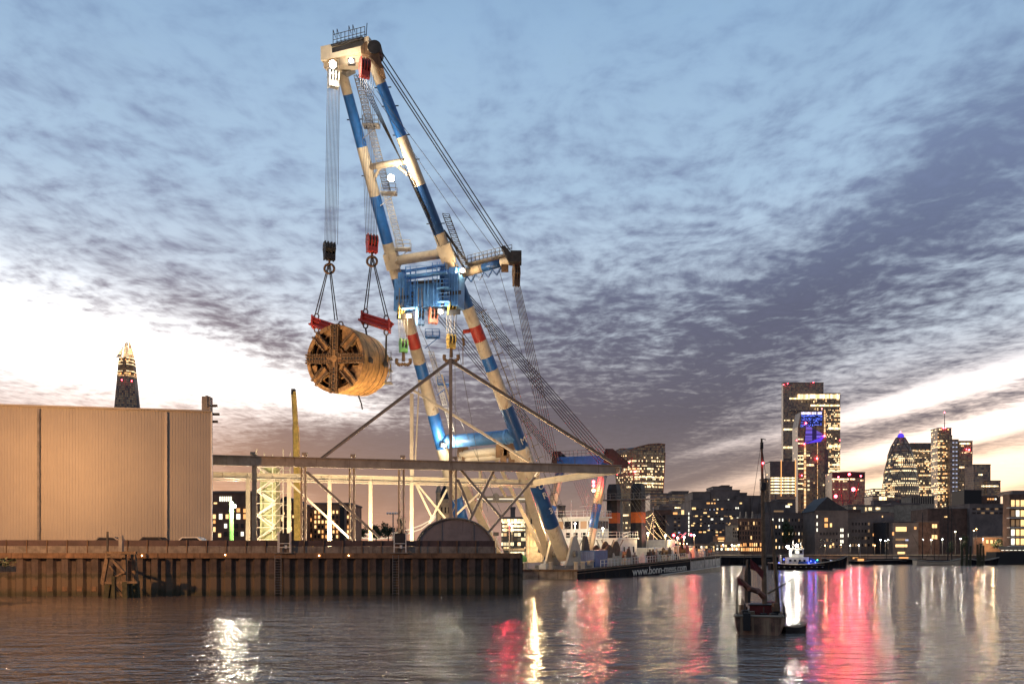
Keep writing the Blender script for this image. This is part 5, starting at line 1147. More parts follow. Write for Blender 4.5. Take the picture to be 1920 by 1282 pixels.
# left of the picture, behind the frame
bldg('brick_warehouse', 'dark brick warehouse with lit windows right beside the shed corner', 230, [(390, 478, 924, 'brick', 0, 20), (398, 470, 922, 'dkbld', 3, 10)], [(413+i*4, 935, 2.4, 9, 'winc') for i in range(6)]+[(404, 943, 6, 3, 'winw'), (447, 956, 6, 7, 'wino'), (402, 968, 5, 8, 'winw'), (414, 968, 6, 10, 'winc'), (426, 968, 5, 8, 'winw'), (447, 968, 7, 10, 'winc'), (459, 968, 5, 9, 'wino'), (402, 992, 4, 9, 'winw'), (412, 1003, 5, 7, 'winw'), (459, 957, 5, 7, 'wino'), (402, 978, 4, 6, 'wino')], [(418, 470, 978, 1008, 5, 2, 5, 8, .25, WA)])
bldg('round_roofed_block', 'low dark block with a curved roof left behind the stair tower', 250, [(525, 552, 942, 'brick', 0, 20)], [(550, 968, 3, 5, 'winw'), (532, 962, 3, 4, 'winw'), (546, 990, 3, 6, 'wino')], [(526, 550, 952, 1008, 3, 4, 4, 7, .2, WA)], roofs=[([(522, 942), (528, 933), (536, 930), (546, 934), (553, 942)], 'slate', 0, 18)])
bldg('brick_flats', 'warm brick riverside flats full of lit windows seen through the steel frame', 270, [(552, 590, 952, 'brickw', 4, 20), (586, 657, 945, 'brickw', 0, 20)], [], [(553, 585, 958, 1008, 6, 5, 3, 6, .45, WA, 4), (588, 656, 955, 1010, 10, 6, 3.2, 5.5, .6, ['winw', 'wino'])])
bldg('chimney_stack', 'black round stack standing beside the brick flats', 262, [(637, 646, 951, 'black', 0, 3)], [], [], 'chimney')
# behind: the old twin towered bridge
d = 640; tbr = thing('lifting_bridge', 'old stone bridge with two gothic towers and lit suspension chains behind the crane', 'bridge', (X(918, d), d, 0))
for px in (835, 1003):
    x = X(px, d); w = 5.2
    b = MB(); b.bb(x-w, x+w, d, d+11, -2, 46); b.build('tower', M['stone'], tbr)
    for sx in (-1, 1):
        for sy in (0, 11): b = MB(); b.lathe([(0, 1.6), (52, 1.6), (52.2, 2.0), (53.5, 1.8), (59, .1)], (x+sx*w, d+sy, -2), (0, 0, 1), 8); b.build('turret', M['stone'], tbr)
    b = MB(); zt = 46; b.loft([[Vector((x+a*w, d+5.5+c*5.5, zt)) for a, c in ((-1, -1), (1, -1), (1, 1), (-1, 1))], [Vector((x+a*.4, d+5.5+c*.4, zt+13)) for a, c in ((-1, -1), (1, -1), (1, 1), (-1, 1))]]); b.build('roof', M['slate'], tbr)
    for z in (14, 22, 30, 38):
        for o in (-2.6, 0, 2.6): window(tbr, x+o, d-.1, z, 1.1, 4.2, 'wino' if z in (14, 22) else 'winx')
    b = MB()
    for z in (9, 18, 26.5, 34.5, 43): b.bb(x-w-.3, x+w+.3, d-.3, d+11.3, z, z+.7)
    b.build('string_course', M['stone'], tbr)
for o in (0, 8): b = MB(); b.ibeam((X(840, d), d+1+o, Z(935, d)), (X(998, d), d+1+o, Z(935, d)), 2.2, 4.0, .5); b.build('walkway', M['framel'], tbr)
b = MB(); b.box((X(919, d), d+1, Z(935, d)), (X(998, d)-X(840, d), .6, 1.0)); b.build('walkway_light', em('bridge_glow', (1., .85, .6), .9), tbr)
b = MB(); b.box((X(930, d), d-.6, Z(933, d)), (4.5, 1, 5)); b.lathe([(0, 1.6), (1.5, 1.6)], (X(930, d), d-1.2, Z(928, d)), (0, 1, 0), 10); b.build('crest', M['framel'], tbr)
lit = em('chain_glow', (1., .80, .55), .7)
for pts in ([(829, 950), (812, 972), (790, 984), (765, 993), (735, 1000), (700, 1003), (672, 1000), (640, 994)], [(1010, 950), (1030, 972), (1060, 990), (1100, 1001), (1140, 1003), (1170, 999), (1190, 995)]):
    for dy in (0, 7):
        b = MB(); b.path([P(x, y+(dy if 1 < i < len(pts)-1 else dy*.4), d+3) for i, (x, y) in enumerate(pts)], .5, 5); b.build('suspension_chain', lit, tbr)
    for i in range(len(pts)-1):
        for s in (0, .5):
            q = P(*pts[i], d+3).lerp(P(*pts[i+1], d+3), s)
            if q.z > 12: MB().tube(q, (q.x, q.y, 10.2), .14, n=4).build('suspension_hanger', M['framel'], tbr)
b = MB(); b.bb(X(640, d), X(1200, d), d+1, d+10, 9, 10.4); b.build('deck', M['stone'], tbr)
for px in (655, 1190): b = MB(); b.bb(X(px, d)-4, X(px, d)+4, d, d+10, -2, 22); b.build('abutment_tower', M['stone'], tbr)
lamp(tbr, (X(835, d), d-14, 12), 26000, WARM, 1.); lamp(tbr, (X(1003, d), d-14, 12), 26000, WARM, 1.)
# things beyond the bridge
tower('low_office_block', 'low office block with striped lit floors between the crane legs', [(940, 986, 972, None, 30, 0, C3), (957, 966, 953, None, 6, 2, M['dkbld'])], 760, [(942, 985, 979, 3.2), (942, 985, 986, 3.2), (942, 985, 993, 3)], cat='office block')
tower('plain_office_block', 'squat dark office block left of the crane winch ropes', [(1046, 1060, 950, None, 30, 0, C2)], 900, cat='office block')
random.seed(31)
def tree(px, y0, y1, wpx, d, label, group=None):
    z0, z1 = max(3.7, Z(y0, d)), Z(y1, d); w = wpx*d/F/2; x = X(px, d); t = thing('tree', label, 'tree', (x, d, z0), group)
    b = MB(); b.tube((x, d, z0), (x+.2, d, z0+(z1-z0)*.5), .35, .2, 7)
    for a in range(4): an = a*1.6; b.tube((x, d, z0+(z1-z0)*.35), (x+math.cos(an)*w*.5, d+math.sin(an)*w*.5, z0+(z1-z0)*.7), .16, .06, 5)
    b.build('trunk', M['brick'], t)
    b = MB(); cl = [(random.gauss(0, .42), random.gauss(0, .42), random.uniform(.35, .95)) for _ in range(16)]
    for _ in range(900):
        cx_, cy_, cz_ = random.choice(cl); f_ = 1-abs(cz_-.6)*.8
        q = Vector((x+(cx_*f_+random.gauss(0, .16))*w, d+(cy_+random.gauss(0, .16))*w, z0+(cz_+random.gauss(0, .07))*(z1-z0))); s_ = w*.09
        u_ = Vector((random.gauss(0, 1), random.gauss(0, 1), random.gauss(0, 1))).normalized()*s_; v_ = Vector((random.gauss(0, 1), random.gauss(0, 1), random.gauss(0, 1))).normalized()*s_
        b.add([q-u_, q+v_, q+u_, q-v_], [(0, 1, 2, 3)])
    b.build('crown', M['leaf'], t)
tree(705, 1016, 985, 40, 420, 'dark tree left of the bridge chains behind the frame'); tree(728, 1016, 978, 34, 430, 'taller dark tree just left of the pole with round lamps')
tree(752, 1016, 972, 26, 440, 'dark tree behind the gate nearest the tent'); tree(676, 1016, 990, 30, 415, 'low dark tree right of the brick flats')
lpz = thing('stadium_lamp', 'tall pole carrying a row of round white lamps left of the bridge', 'lamp', (X(737, 300), 300, 3.7)); b = MB(); b.tube((X(737, 300), 300, 3.7), (X(737, 300), 300, Z(963, 300)), .2); b.bar((X(726, 300), 300, Z(963, 300)), (X(748, 300), 300, Z(963, 300)), .15); b.build('pole', M['grey'], lpz)
for i in range(5): b = MB(); b.ball((X(727+i*5, 300), 299.6, Z(962, 300)), .42, 8); b.build('round_lamp', M['white'], lpz)
# right bank, far row first
tower('lit_office_block', 'long dark office block with three lit floor bands right of the curved tower', [(1219, 1300, 927, None, 40, 0, C4), (1262, 1293, 922, None, 20, 6, M['dkbld'])], 900, [(1222, 1254, 937, 2.6), (1256, 1297, 935, 2.2), (1276, 1297, 940.5, 2.8), (1266, 1274, 940, 2, 0, CSd), (1278, 1297, 946, 2, 0, CSd), (1258, 1284, 951, 2.8), (1225, 1240, 945, 1.6, 0, CSd)], cat='office block')
bldg('terraced_hotel', 'dark stepped concrete hotel, the highest mass on the far bank, dotted with lit windows', 640, [(1296, 1395, 938, 'dkbld', 0, 40), (1303, 1336, 921, 'dkbld', 8, 30), (1338, 1394, 917, 'dkbld', 10, 30), (1345, 1382, 909.5, 'dkbld', 14, 22), (1363, 1378, 907, 'dkbld', 16, 12), (1391, 1409, 922, 'dkbld', 12, 25), (1385, 1430, 929, 'dkbld', 4, 30), (1410, 1432, 933, 'dkbld', 2, 30)],
    [(1344, 936, 4, 3, 'winw', 8), (1351, 936, 3, 3, 'winc', 8), (1371, 936, 2.5, 3, 'winc', 8), (1328, 943, 6, 2.6, 'wino'), (1335, 943, 2, 2.4, 'winw'), (1340, 943, 3, 2.4, 'wino'), (1389, 943, 4, 2.5, 'winw', 0), (1380, 952, 2, 3, 'winc'), (1384, 952, 2, 3, 'winc'), (1301, 953, 7, 4, 'winw'), (1345, 954, 3, 3, 'winw'), (1354, 954, 4, 2.4, 'wino'), (1331, 955, 1.6, 2, 'winb'), (1339, 955, 1.6, 2, 'winb'), (1322, 961, 6, 2.4, 'winw'), (1344, 961, 3, 2.4, 'winw'), (1306, 967, 5, 2.4, 'winw'), (1359, 967, 4, 2, 'wind'), (1314, 973.5, 2, 2, 'winw'), (1335, 973, 4, 3, 'winc'), (1353.5, 972.5, 4, 3, 'winc'), (1372, 971, 4, 3, 'winw'), (1383, 971, 3, 2.6, 'winc'), (1298, 984.5, 6, 2.4, 'winw'), (1314, 985, 2, 2.4, 'winw'), (1329, 985, 1.6, 2.4, 'winc'), (1367, 984, 3.5, 3, 'winw'), (1330, 991, 1.4, 2, 'winb'), (1313, 997, 5, 2.4, 'wino'), (1321, 997, 5, 2.4, 'winw'), (1344, 997, 4, 2.4, 'winw'), (1351, 997, 3, 2, 'wino'), (1367, 996, 4, 2.6, 'winw'), (1344, 1003, 4, 2.4, 'wino'), (1365, 1000, 4, 3, 'wino')],
    [(1298, 1380, 948, 1000, 12, 4, 3.4, 2., .30, ['wind', 'wind', 'winw'])], 'hotel')
bldg('riverside_block', 'dark apartment block with a white lit stair strip and pale window column', 600, [(1250, 1296, 966, 'dkbld', 0, 30), (1225, 1262, 955, 'brick', 6, 30), (1240, 1270, 948, 'dkbld', 10, 20)], [(1291.5, 963+i*7.6, 1.6, 5.5, 'winc') for i in range(6)]+[(1280, 960, 5, 8, 'winw'), (1266, 962, 8, 4, 'wino')], [(1262, 1277, 968, 1008, 2, 6, 4, 3, .5, ['wind', 'winb']), (1227, 1250, 962, 1000, 4, 4, 3, 3, .12, ['wind', 'winw'], 6)])
bldg('spired_wharf', 'old wharf building with three small pointed spires and tall lit windows', 560, [(1384, 1432, 972, 'brick', 0, 20), (1373, 1386, 984, 'stone', 0, 18)], [(1372+i*9, 1022, 4, 5, 'wino') for i in range(3)], [(1386, 1431, 976, 1012, 9, 4, 2.2, 6, .35, ['wind', 'winw', 'wind']), (1385, 1432, 1016, 1034, 12, 2, 2.2, 6, .85, ['wino', 'wino', 'winw']), (1374, 1385, 988, 1008, 3, 3, 2, 4, .3, DA)], 'wharf',
    [([(x-1.8, 972), (x+1.8, 972), (x, 958)], 'stone', 3, 2.4) for x in (1391, 1402, 1414)])
bldg('shop_row', 'low brightly lit row of riverside shop fronts under the dark hotel', 545, [(1342, 1388, 1016, 'dkbld', 0, 14), (1300, 1345, 1020, 'dkbld', 4, 14), (1346, 1362, 1005, 'brickw', 3, 10)], [(1354, 1009, 12, 4, 'wino', 3), (1354, 1014, 10, 2, 'winw', 3)], [(1343, 1387, 1020, 1032, 11, 2, 3.2, 4, .7, WA), (1301, 1344, 1022, 1034, 9, 2, 3, 4, .55, WA, 4)], 'shops')
bldg('long_flats', 'long dark riverside flats behind the tug, with scattered small white windows', 600, [(1432, 1545, 962, 'dkbld', 0, 24), (1455, 1490, 938, 'dkbld', 20, 20), (1482, 1512, 932, 'dkbld', 24, 20)], [(1497, 945, 9, 4, 'winc', 24), (1502, 941, 8, 3, 'winw', 24), (1460, 958, 18, 3, 'wind')], [(1446, 1544, 968, 1032, 16, 5, 1.8, 5, .5, ['winc', 'winw', 'wind', 'wind'])], 'flats')
bldg('gabled_warehouse', 'dark gabled warehouse with a steep pointed roof above two amber windows', 575, [(1528, 1590, 958, 'dkbld', 0, 26)], [(1549, 974, 6, 7, 'wino'), (1549, 984.5, 6, 7, 'wino'), (1558, 984, 3.6, 7, 'winw'), (1532, 982, 2, 6, 'winc'), (1532, 968, 2, 5, 'winc'), (1532, 993, 2, 6, 'winc'), (1562, 1020, 3, 4, 'winw')], [(1575, 1582, 988, 1020, 2, 3, 2, 6, .9, ['winc']), (1536, 1572, 994, 1030, 6, 3, 3, 5, .4, DA)], 'warehouse', [([(1526, 958), (1536, 946), (1552, 931), (1570, 944), (1586, 953), (1592, 958)], 'slate', 0, 26)])
bldg('unlit_warehouse', 'wide mostly unlit warehouse right of the pointed gable', 585, [(1586, 1676, 962, 'dkbld', 0, 26), (1640, 1676, 959, 'dkbld', 8, 20), (1600, 1632, 953, 'brick', 16, 18)], [(1654.5, 968, 1.6, 3, 'winw'), (1638.5, 1002, 4, 4.6, 'wino'), (1648.5, 1003, 3.6, 6.5, 'winw'), (1649, 992, 3, 4, 'wind'), (1638.5, 1021, 5, 4, 'winw'), (1590, 1003, 1.6, 6, 'winc')], [(1596, 1632, 975, 1028, 6, 4, 3, 5, .4, ['wind'])], 'warehouse')
bldg('balcony_flats', 'modern flats with wide lit living rooms stacked over the water', 560, [(1674, 1722, 981, 'dkbld', 0, 22), (1720, 1764, 978, 'brick', 2, 22), (1668, 1726, 978, 'slate', 6, 22)], [(1689.5, 991.5, 20, 8.5, 'winw'), (1716, 989.5, 4, 4.6, 'wino'), (1689, 1011, 20, 4, 'wind'), (1690, 1022.5, 22, 5, 'winw'), (1690, 1036, 14, 4, 'winw'), (1755, 985.5, 9, 7, 'winw', 2), (1755, 1006, 10, 7.5, 'winw', 2), (1674.5, 1000, 3, 6, 'wino'), (1700, 1012, 6, 3, 'winb')], [], 'flats')
for_low = bldg('wide_office', 'wide low office block with horizontal concrete bands at the right', 700, [(1818, 1902, 945, 'dkbld', 0, 40), (1820, 1853, 917, 'black', 10, 20), (1744, 1822, 953, 'brick', 4, 30), (1853, 1892, 928, 'brick', 14, 20)], [(1779, 968, 3, 2.4, 'winw', 4), (1776, 968, 2, 2, 'winw', 4), (1858, 922, 0.1, 0.1, 'winx')], [(1822, 1898, 950, 965, 9, 2, 6, 3.4, .4, ['wind']), (1868, 1892, 930, 942, 5, 2, 3, 3, .4, WA, 14)], 'office block')
tower('striped_block', 'pale block with dark vertical stripes at the foot of the rounded tower', [(1707, 1752, 931, None, 30, 0, M['stone'])], 1250, cat='office block')
o_ = ORIG; sb = [o for o in bpy.data.objects if o.name.startswith('striped_block')][0]
for i in range(10): window(sb, X(1711+i*4.2, 1250), 1249.9, Z(938, 1250), 1.6, 9, 'winx')
tower('lit_podium', 'stepped podium with a bright yellow lobby left of the rounded tower', [(1636, 1690, 930, None, 30, 0, C2), (1640, 1662, 917, None, 30, 6, C3), (1634, 1690, 940, None, 10, -8, M['dkbld'])], 1300, [(1648, 1662, 934, 7), (1664, 1676, 930, 3)], cat='office block')
tower('long_terrace', 'long pale low terrace below the red beacons', [(1590, 1676, 949, None, 20, 0, M['stone']), (1676, 1730, 945, None, 20, 6, M['stone'])], 900, [(1622, 1625, 953, 9), (1628, 1630, 953, 7), (1632, 1634, 953, 7), (1642, 1650, 953, 4), (1598, 1606, 953, 5, 0, CSd)], cat='office block')
# glazed flats at the right edge
d = 505; gf = thing('glazed_flats', 'glass fronted riverside flats with bright balconies at the right edge', 'flats', (X(1915, d), d, GL))
b = MB(); b.bb(X(1893, d), X(1990, d), d, d+7, GL, Z(926, d)); b.build('wall', M['brick'], gf)
for i, y in enumerate((938, 957, 975, 993, 1010)):
    b = MB(); b.bb(X(1887+i*.4, d), X(1990, d), d-3, d, Z(y+13, d)-.5, Z(y+13, d)); b.build('balcony', M['white'], gf)
    b = MB()
    for j in range(18): b.bar((X(1888+j*4, d), d-2.9, Z(y+13, d)), (X(1888+j*4, d), d-2.9, Z(y+13, d)+1.1), .08)
    b.bar((X(1888, d), d-2.9, Z(y+13, d)+1.1), (X(1990, d), d-2.9, Z(y+13, d)+1.1), .1); b.build('balcony_rail', M['grey'], gf)
    for j in range(6): window(gf, X(1899+j*9, d), d-.06, Z(y+5, d), 1.9, 3.6, random.choice(['winw', 'winc', 'winw', 'wind']))
b = MB(); b.bb(X(1906, d), X(1990, d), d+4, d+20, Z(926, d), Z(918, d)); b.build('penthouse', M['dkbld'], gf)
lh = bldg('brick_pavilion', 'small floodlit brick pavilion with arched windows at the right', 535, [(1843, 1882, 1007, 'brickw', 0, 12)], [(1851+i*8, 1015, 4, 6, 'winw') for i in range(4)], [], 'pavilion')
lamp(lh, P(1862, 1022, 528), 1800, WARM, .5)
# embankment wall
ew = thing('embankment_wall', 'dark river wall along the whole far bank', 'river wall', (X(1600, 528), 528, 0))
b = MB(); b.bb(60, 900, 528, 531, -3, 4.95); b.build('wall', M['dkbld'], ew); b = MB(); b.bb(60, 900, 527.6, 528.6, 4.95, 5.5); b.build('coping', M['stone'], ew)
# lamps on the far bank
random.seed(4)
for i, (px, py, c_, p) in enumerate(((1651, 1012, 'lensw', 900), (1660, 1013.5, 'lensw', 0), (1665, 1011.5, 'lensw', 900), (1730, 1011, 'lensw', 1800), (1746, 1011.5, 'lensw', 700), (1767, 1010.5, 'lensw', 700), (1801, 1010, 'lensw', 900), (1843, 1010, 'lensw', 1800), (1831, 991.5, 'sod', 4500), (1826, 994.5, 'sod', 0), (1905, 999, 'lensw', 2200), (1791, 996, 'lens', 600), (1282, 1019, 'sod', 1200), (1288, 1019, 'sod', 0), (1275, 1018, 'sod', 1200), (1356, 1021, 'lens', 900), (1372, 1021, 'lens', 900), (1385, 1021, 'lens', 900), (1547, 1022, 'sod', 700), (1577, 1021, 'sod', 900), (1594, 1022, 'lens', 500), (1610, 1022, 'lens', 600), (1640, 1022, 'sod', 600))):
    dd = 524+(i % 3)*1.5; q = P(px, py, dd)
    t = thing('street_lamp', 'small glowing lamp standard on the far embankment', 'street lamp', (q.x, dd, 5), 'lamps along the far embankment')
    b = MB(); b.tube((q.x, dd, 4.9), (q.x, dd, q.z), .09, n=5); b.build('pole', M['grey'], t); b = MB(); b.ball(q, .24, 6); b.build('lens', M[c_], t)
    if p: lamp(t, q+Vector((0, -1, 0)), p*1.3, SODIUM if c_ == 'sod' else WHITE, .4)
tree(1807, 1040, 1004, 16, 521, 'lamplit leafy tree behind the mooring piles'); tree(1783, 1042, 1016, 14, 523, 'small tree lit amber by a street lamp left of the mooring piles'); tree(1876, 1036, 1012, 26, 526, 'broad lamplit bush beside the brick pavilion')
tree(1475, 1036, 978, 36, 590, 'dark round tree over the long flats behind the tug')
# ------------------------------------------------------------------ boats
def hull(name, mats, parent, pos, head, L, B, fb, sheer=.5, draft=.6, bow=.9, stern=.75, n=14, rail=None):
    """lofted hull; local x forward"""
    xf = Matrix.Translation(pos) @ Matrix.Rotation(head, 4, 'Z'); rings = []; top = []
    for i in range(n+1):
        t = i/n; x = (t-.5)*L
        w = B/2*(min(1, (1-t)/.42)**bow if t > .58 else stern+(1-stern)*min(1, t/.35)**.7); w = max(w, .03)
        z = fb+sheer*((t-.42)/.58)**2 if t > .42 else fb+sheer*.45*((.42-t)/.42)**2
        xo = x+(.06*L*max(0, (t-.7)/.3)**2); rings.append([Vector((xo, w, z)), Vector((x, w*.96, z*.45)), Vector((x, w*.82, -.1)), Vector((x, w*.3, -draft)), Vector((x, -w*.3, -draft)), Vector((x, -w*.82, -.1)), Vector((x, -w*.96, z*.45)), Vector((xo, -w, z))])
    b = MB(xf); b.loft(rings); o = b.build(name, mats, parent, smooth=False)
    b = MB(xf)
    for k in (0, 7): b.path([r[k]+Vector((0, 0, .03)) for r in rings], (rail or .05), 5)
    b.path([rings[0][0], rings[0][7]], rail or .05, 5); b.build('gunwale', M['stone'], parent)  # pale stone colour puts the lit rim into the gunwale
    return xf
# ketch on a mooring in front
D = 41.2; pos = Vector((X(1427, D), D, 0)); fb_ = thing('old_sailboat', 'shabby wooden sailing boat on a mooring, its bare mast crossing the skyline', 'sailing boat', pos)
hm = pm('patched_hull', (.19, .10, .065), .6, 0, .6, 1.6, .7, (.42, .30, .18)); xf = hull('hull', hm, fb_, pos, R(72), 6.4, 2.25, .62, .42, .5, .9, .86, rail=.06)
def bx_(name, m, *a):
    b = MB(xf); b.bb(*a); return b.build(name, M[m], fb_)
bx_('deck', 'timber', -3.0, 2.2, -.95, .95, .55, .62); bx_('cabin', 'fabric', -1.4, .2, -.55, .45, .6, 1.18); bx_('hatch', 'black', -.6, -.1, -.85, -.3, .62, 1.25); bx_('locker', 'timber', -2.4, -1.7, .2, .8, .6, .95); bx_('wheelhouse', 'fabric', -.2, .9, -.8, -.2, .6, 1.28)
bx_('cabin_roof', 'dark', -1.45, .25, -.6, .5, 1.18, 1.23); bx_('coaming', 'timber', -2.9, -1.4, -.9, -.82, .6, .86); bx_('outboard', 'black', -3.5, -3.15, .3, .6, .2, .95)
for x, y, z in ((-2.7, -.6, .9), (-2.2, -.2, .85), (-1.7, .75, 1.2), (-2.6, .6, 1.0), (-.9, .8, 1.1), (.5, .8, 1.0), (-1.9, -.7, 1.3)):
    b = MB(xf); b.box((x, y, z-.15), (.35, .25, .35), .3); b.tube((x, y, z-.3), (x+.1, y, z+.3), .03, n=5); b.build('deck_clutter', M['dark' if x < -2 else 'rust'], fb_)
q0 = P(1434, 1150, 40.5); q1 = P(1428, 822, 40.5); b = MB(); b.tube(q0, q0.lerp(q1, .45), .12, .10, 10); b.tube(q0.lerp(q1, .45), q1, .10, .045, 10); b.build('mast', M['timber'], fb_)
b = MB(); b.box(q0.lerp(q1, .96), (.12, .12, .3)); b.box(P(1431, 912, 40.4), (.2, .2, .35)); b.tube(P(1426, 822, 40.5), P(1436, 824, 40.5), .02); b.build('mast_fitting', M['dark'], fb_)
b = MB(); b.tube(P(1447, 975, 41), P(1460, 1150, 40.5), .07, .09, 8); b.build('gaff', M['timber'], fb_)
b = MB(); b.tube(P(1440, 1112, 40), P(1485, 1086, 40.6), .05, .04, 7); b.build('boom', M['timber'], fb_)
b = MB(); 
for (x0_, y0_, x1_, y1_) in ((1384, 1083, 1404, 1103), (1404, 1103, 1422, 1108), (1422, 1108, 1432, 1118)): b.tube(P(x0_, y0_, 38.6), P(x1_, y1_, 38.9), .10, .14, 8)
b.build('furled_sail', pm('furled_canvas', (.20, .09, .06), .8, 0, .5, 4.), fb_)
b = MB(); b.tube(P(1381, 1150, 38.2), P(1384, 1082, 38.4), .05, .04, 7); b.build('stern_post', M['timber'], fb_)
b = MB(); b.loft([[P(x, y, 39.2+dy) for x, dy in ((1402-w, 0), (1402, -.15), (1402+w, 0), (1402, .15))] for y, w in ((1130, 5), (1110, 6), (1090, 6.5), (1072, 6), (1060, 3.5), (1048, 2.5))]); b.build('rolled_tarp', M['black'], fb_)
b = MB(); pts = [(1407, 1047), (1420, 1058), (1432, 1070), (1430, 1085), (1417, 1070), (1407, 1066)]; b.prism([P(x, y, 39.1+.1*math.sin(x*.3)) for x, y in pts], (.0, .03, 0)); fl = b.build('red_flag', M['fabric'], fb_)
b = MB(); b.prism([P(1383, 1082, 38.3), P(1396, 1098, 38.3), P(1384, 1096, 38.3)], (0, .03, 0)); b.build('pennant', M['fabric'], fb_)
b = MB()
for (x0_, y0_, x1_, y1_) in ((1428, 826, 1380, 1150), (1428, 830, 1470, 1150), (1429, 840, 1462, 1152), (1430, 900, 1395, 1148), (1430, 912, 1448, 980), (1447, 975, 1431, 1085), (1485, 1086, 1475, 1140)): b.tube(P(x0_, y0_, 40.3), P(x1_, y1_, 40.0), .009, n=4)
b.build('rigging', M['dark'], fb_)
b = MB(); b.ball(P(1430.5, 868, 40.3), .05, 6); b.build('mast_light', M['redl'], fb_)
b = MB(); 
for i in range(9): q = xf @ Vector((-3.15+i*.55, -1.12+.02*i, .7)); b.tube(q, q+Vector((0, 0, .55)), .018, n=4)
b.tube(xf @ Vector((-3.15, -1.12, 1.25)), xf @ Vector((1.3, -.95, 1.25)), .015, n=4); b.build('guard_rail', M['dark'], fb_)
D = 39.5; pos = Vector((X(1489, D), D, 0)); dg_ = thing('dinghy', 'small grey dinghy tied beside the old sailing boat', 'dinghy', pos); xf2 = hull('hull', M['dark'], dg_, pos, R(15), 1.15, .62, .24, .12, .15, .9, .85, 8, .035)
b = MB(xf2); b.bb(-.1, .05, -.28, .28, .16, .19); b.build('thwart', M['timber'], dg_)
# tug with work lights
D = 249; pos = Vector((X(1508, D), D+3, 0)); tg = thing('tugboat', 'dark tug with two dazzling white masthead floodlights and blue deck lights', 'tugboat', pos); xf = hull('hull', M['hull'], tg, pos, R(-4), 17.5, 5.2, 1.5, 1.1, 1.0, .8, .85, rail=.14)
def tb2(name, m, *a):
    b = MB(xf); b.bb(*a); return b.build(name, M[m], tg)
tb2('deck', 'conc', -8, 6, -2.2, 2.2, 1.35, 1.5); tb2('deckhouse', 'white', -4, 1.8, -1.6, 1.6, 1.5, 3.6); tb2('wheelhouse', 'white', -3.0, .4, -1.4, 1.4, 3.6, 5.9); tb2('wheelhouse_roof', 'white', -3.2, .6, -1.6, 1.6, 5.9, 6.05)
for i in range(3): tb2('wheelhouse_window', 'winc' if i == 1 else 'winx', -2.8+i*1.05, -1.95+i*1.05, -1.45, -1.4, 4.6, 5.5)
for i in range(4): tb2('porthole', 'winx', -3.6+i*1.3, -3.0+i*1.3, -1.66, -1.6, 2.4, 2.9)
for i in range(9): tb2('hull_scupper', 'white', -6.8+i*1.5, -6.5+i*1.5, -2.66, -2.5, .75, .85)
b = MB(xf); b.bar((-2.2, 0, 6), (-2.2, 0, 8.4), .14); b.bar((-2.2, -1.6, 7.1), (-2.2, 1.6, 7.1), .12); b.bar((.0, 0, 6), (.0, 0, 7.8), .12); b.tube((-5.6, .8, 1.5), (-5.6, .8, 4.2), .4, n=10); b.build('mast', M['grey'], tg)
for x, y, z in ((-3.9, -.9, 6.5), (-1.3, -.9, 6.85)):
    b = MB(xf); b.ball((x, y, z), .42, 10); b.build('floodlight', M['lensw'], tg); lamp(tg, xf @ Vector((x, y-.8, z)), 1500, (1., .93, .78), .35)
for x, y, z in ((-6.5, -2.0, 2.0), (-5.2, -2.0, 3.0), (1.7, -2.0, 2.0), (2.3, -1.9, 2.5), (3.6, -1.7, 2.2)):
    b = MB(xf); b.ball((x, y, z), .17, 8); b.build('blue_lamp', M['bluel'], tg); lamp(tg, xf @ Vector((x, y-.5, z)), 30, (.12, .18, 1.), .3)
b = MB(xf); b.bb(-1.2, 3.2, -1.9, -1.8, 1.5, 2.4); b.prism([(2.2, -1.5, 1.5), (5.2, -1.2, 1.5), (5.0, -1.2, 2.5), (2.2, -1.5, 3.4)], (0, 2.6, 0)); b.build('foredeck_canopy', M['navy'], tg)
b = MB(xf); b.ball((4.2, -1.6, 2.8), .14, 6); b.build('starboard_light', em('green_light', (.05, 1., .5), 12.), tg)
b = MB(xf)
for i in range(8): b.bar((-8+i*.9, -2.1, 1.5), (-8+i*.9, -2.1, 2.4), .05)
b.bar((-8, -2.1, 2.4), (-1.7, -2.1, 2.4), .05); b.build('railing', M['grey'], tg)
# moored craft along the far bank
def moored(label, px0, px1, D, yd, m, head, bits, cat='barge', name='moored_barge', fb=None, sheer=.9, rail=.15, base=None):
    L = (px1-px0)*D/F; pos = Vector((X((px0+px1)/2, D), D, 0)); t = thing(name, label, cat, pos); f_ = max(.6, Z(yd, D)); xf = hull('hull', M[m], t, pos, R(head), L*.94, min(6, L*.28), f_, sheer, .8, .6, .8, rail=rail)
    for nm, mm, *a in bits:
        b = MB(xf); b.bb(*a); b.build(nm, M[mm], t)
    return t, xf
def masts(t, xf, items, m='dark'):
    for x, h, r in items: b = MB(xf); b.tube((x, 0, .5), (x, 0, h), r, r*.6, 7); b.build('mast', M[m], t)
def rig(t, xf, lines, r=.04):
    b = MB(xf)
    for a, c in lines: b.tube(a, c, r, n=4)
    b.build('rigging', M['dark'], t)
t, xf = moored('long dark lighter with an amber lit cabin moored behind the tug bow', 1590, 1720, 480, 1050, 'hull', 0, [('hold_cover', 'black', -14, 12, -2.2, 2.2, 1.5, 3.0), ('cabin', 'timber', -18, -13, -2, 2, 1.5, 4.2), ('cabin_window', 'wino', -17, -14, -2.1, -2, 3.0, 3.8), ('cabin', 'framel', 6.5, 14, -2, 2, 2.8, 4.2), ('cabin_window', 'wino', 8, 13, -2.1, -2, 3.2, 3.9)], sheer=.8)
masts(t, xf, [(-8, 13, .12), (2, 20, .16), (12, 14, .10)])
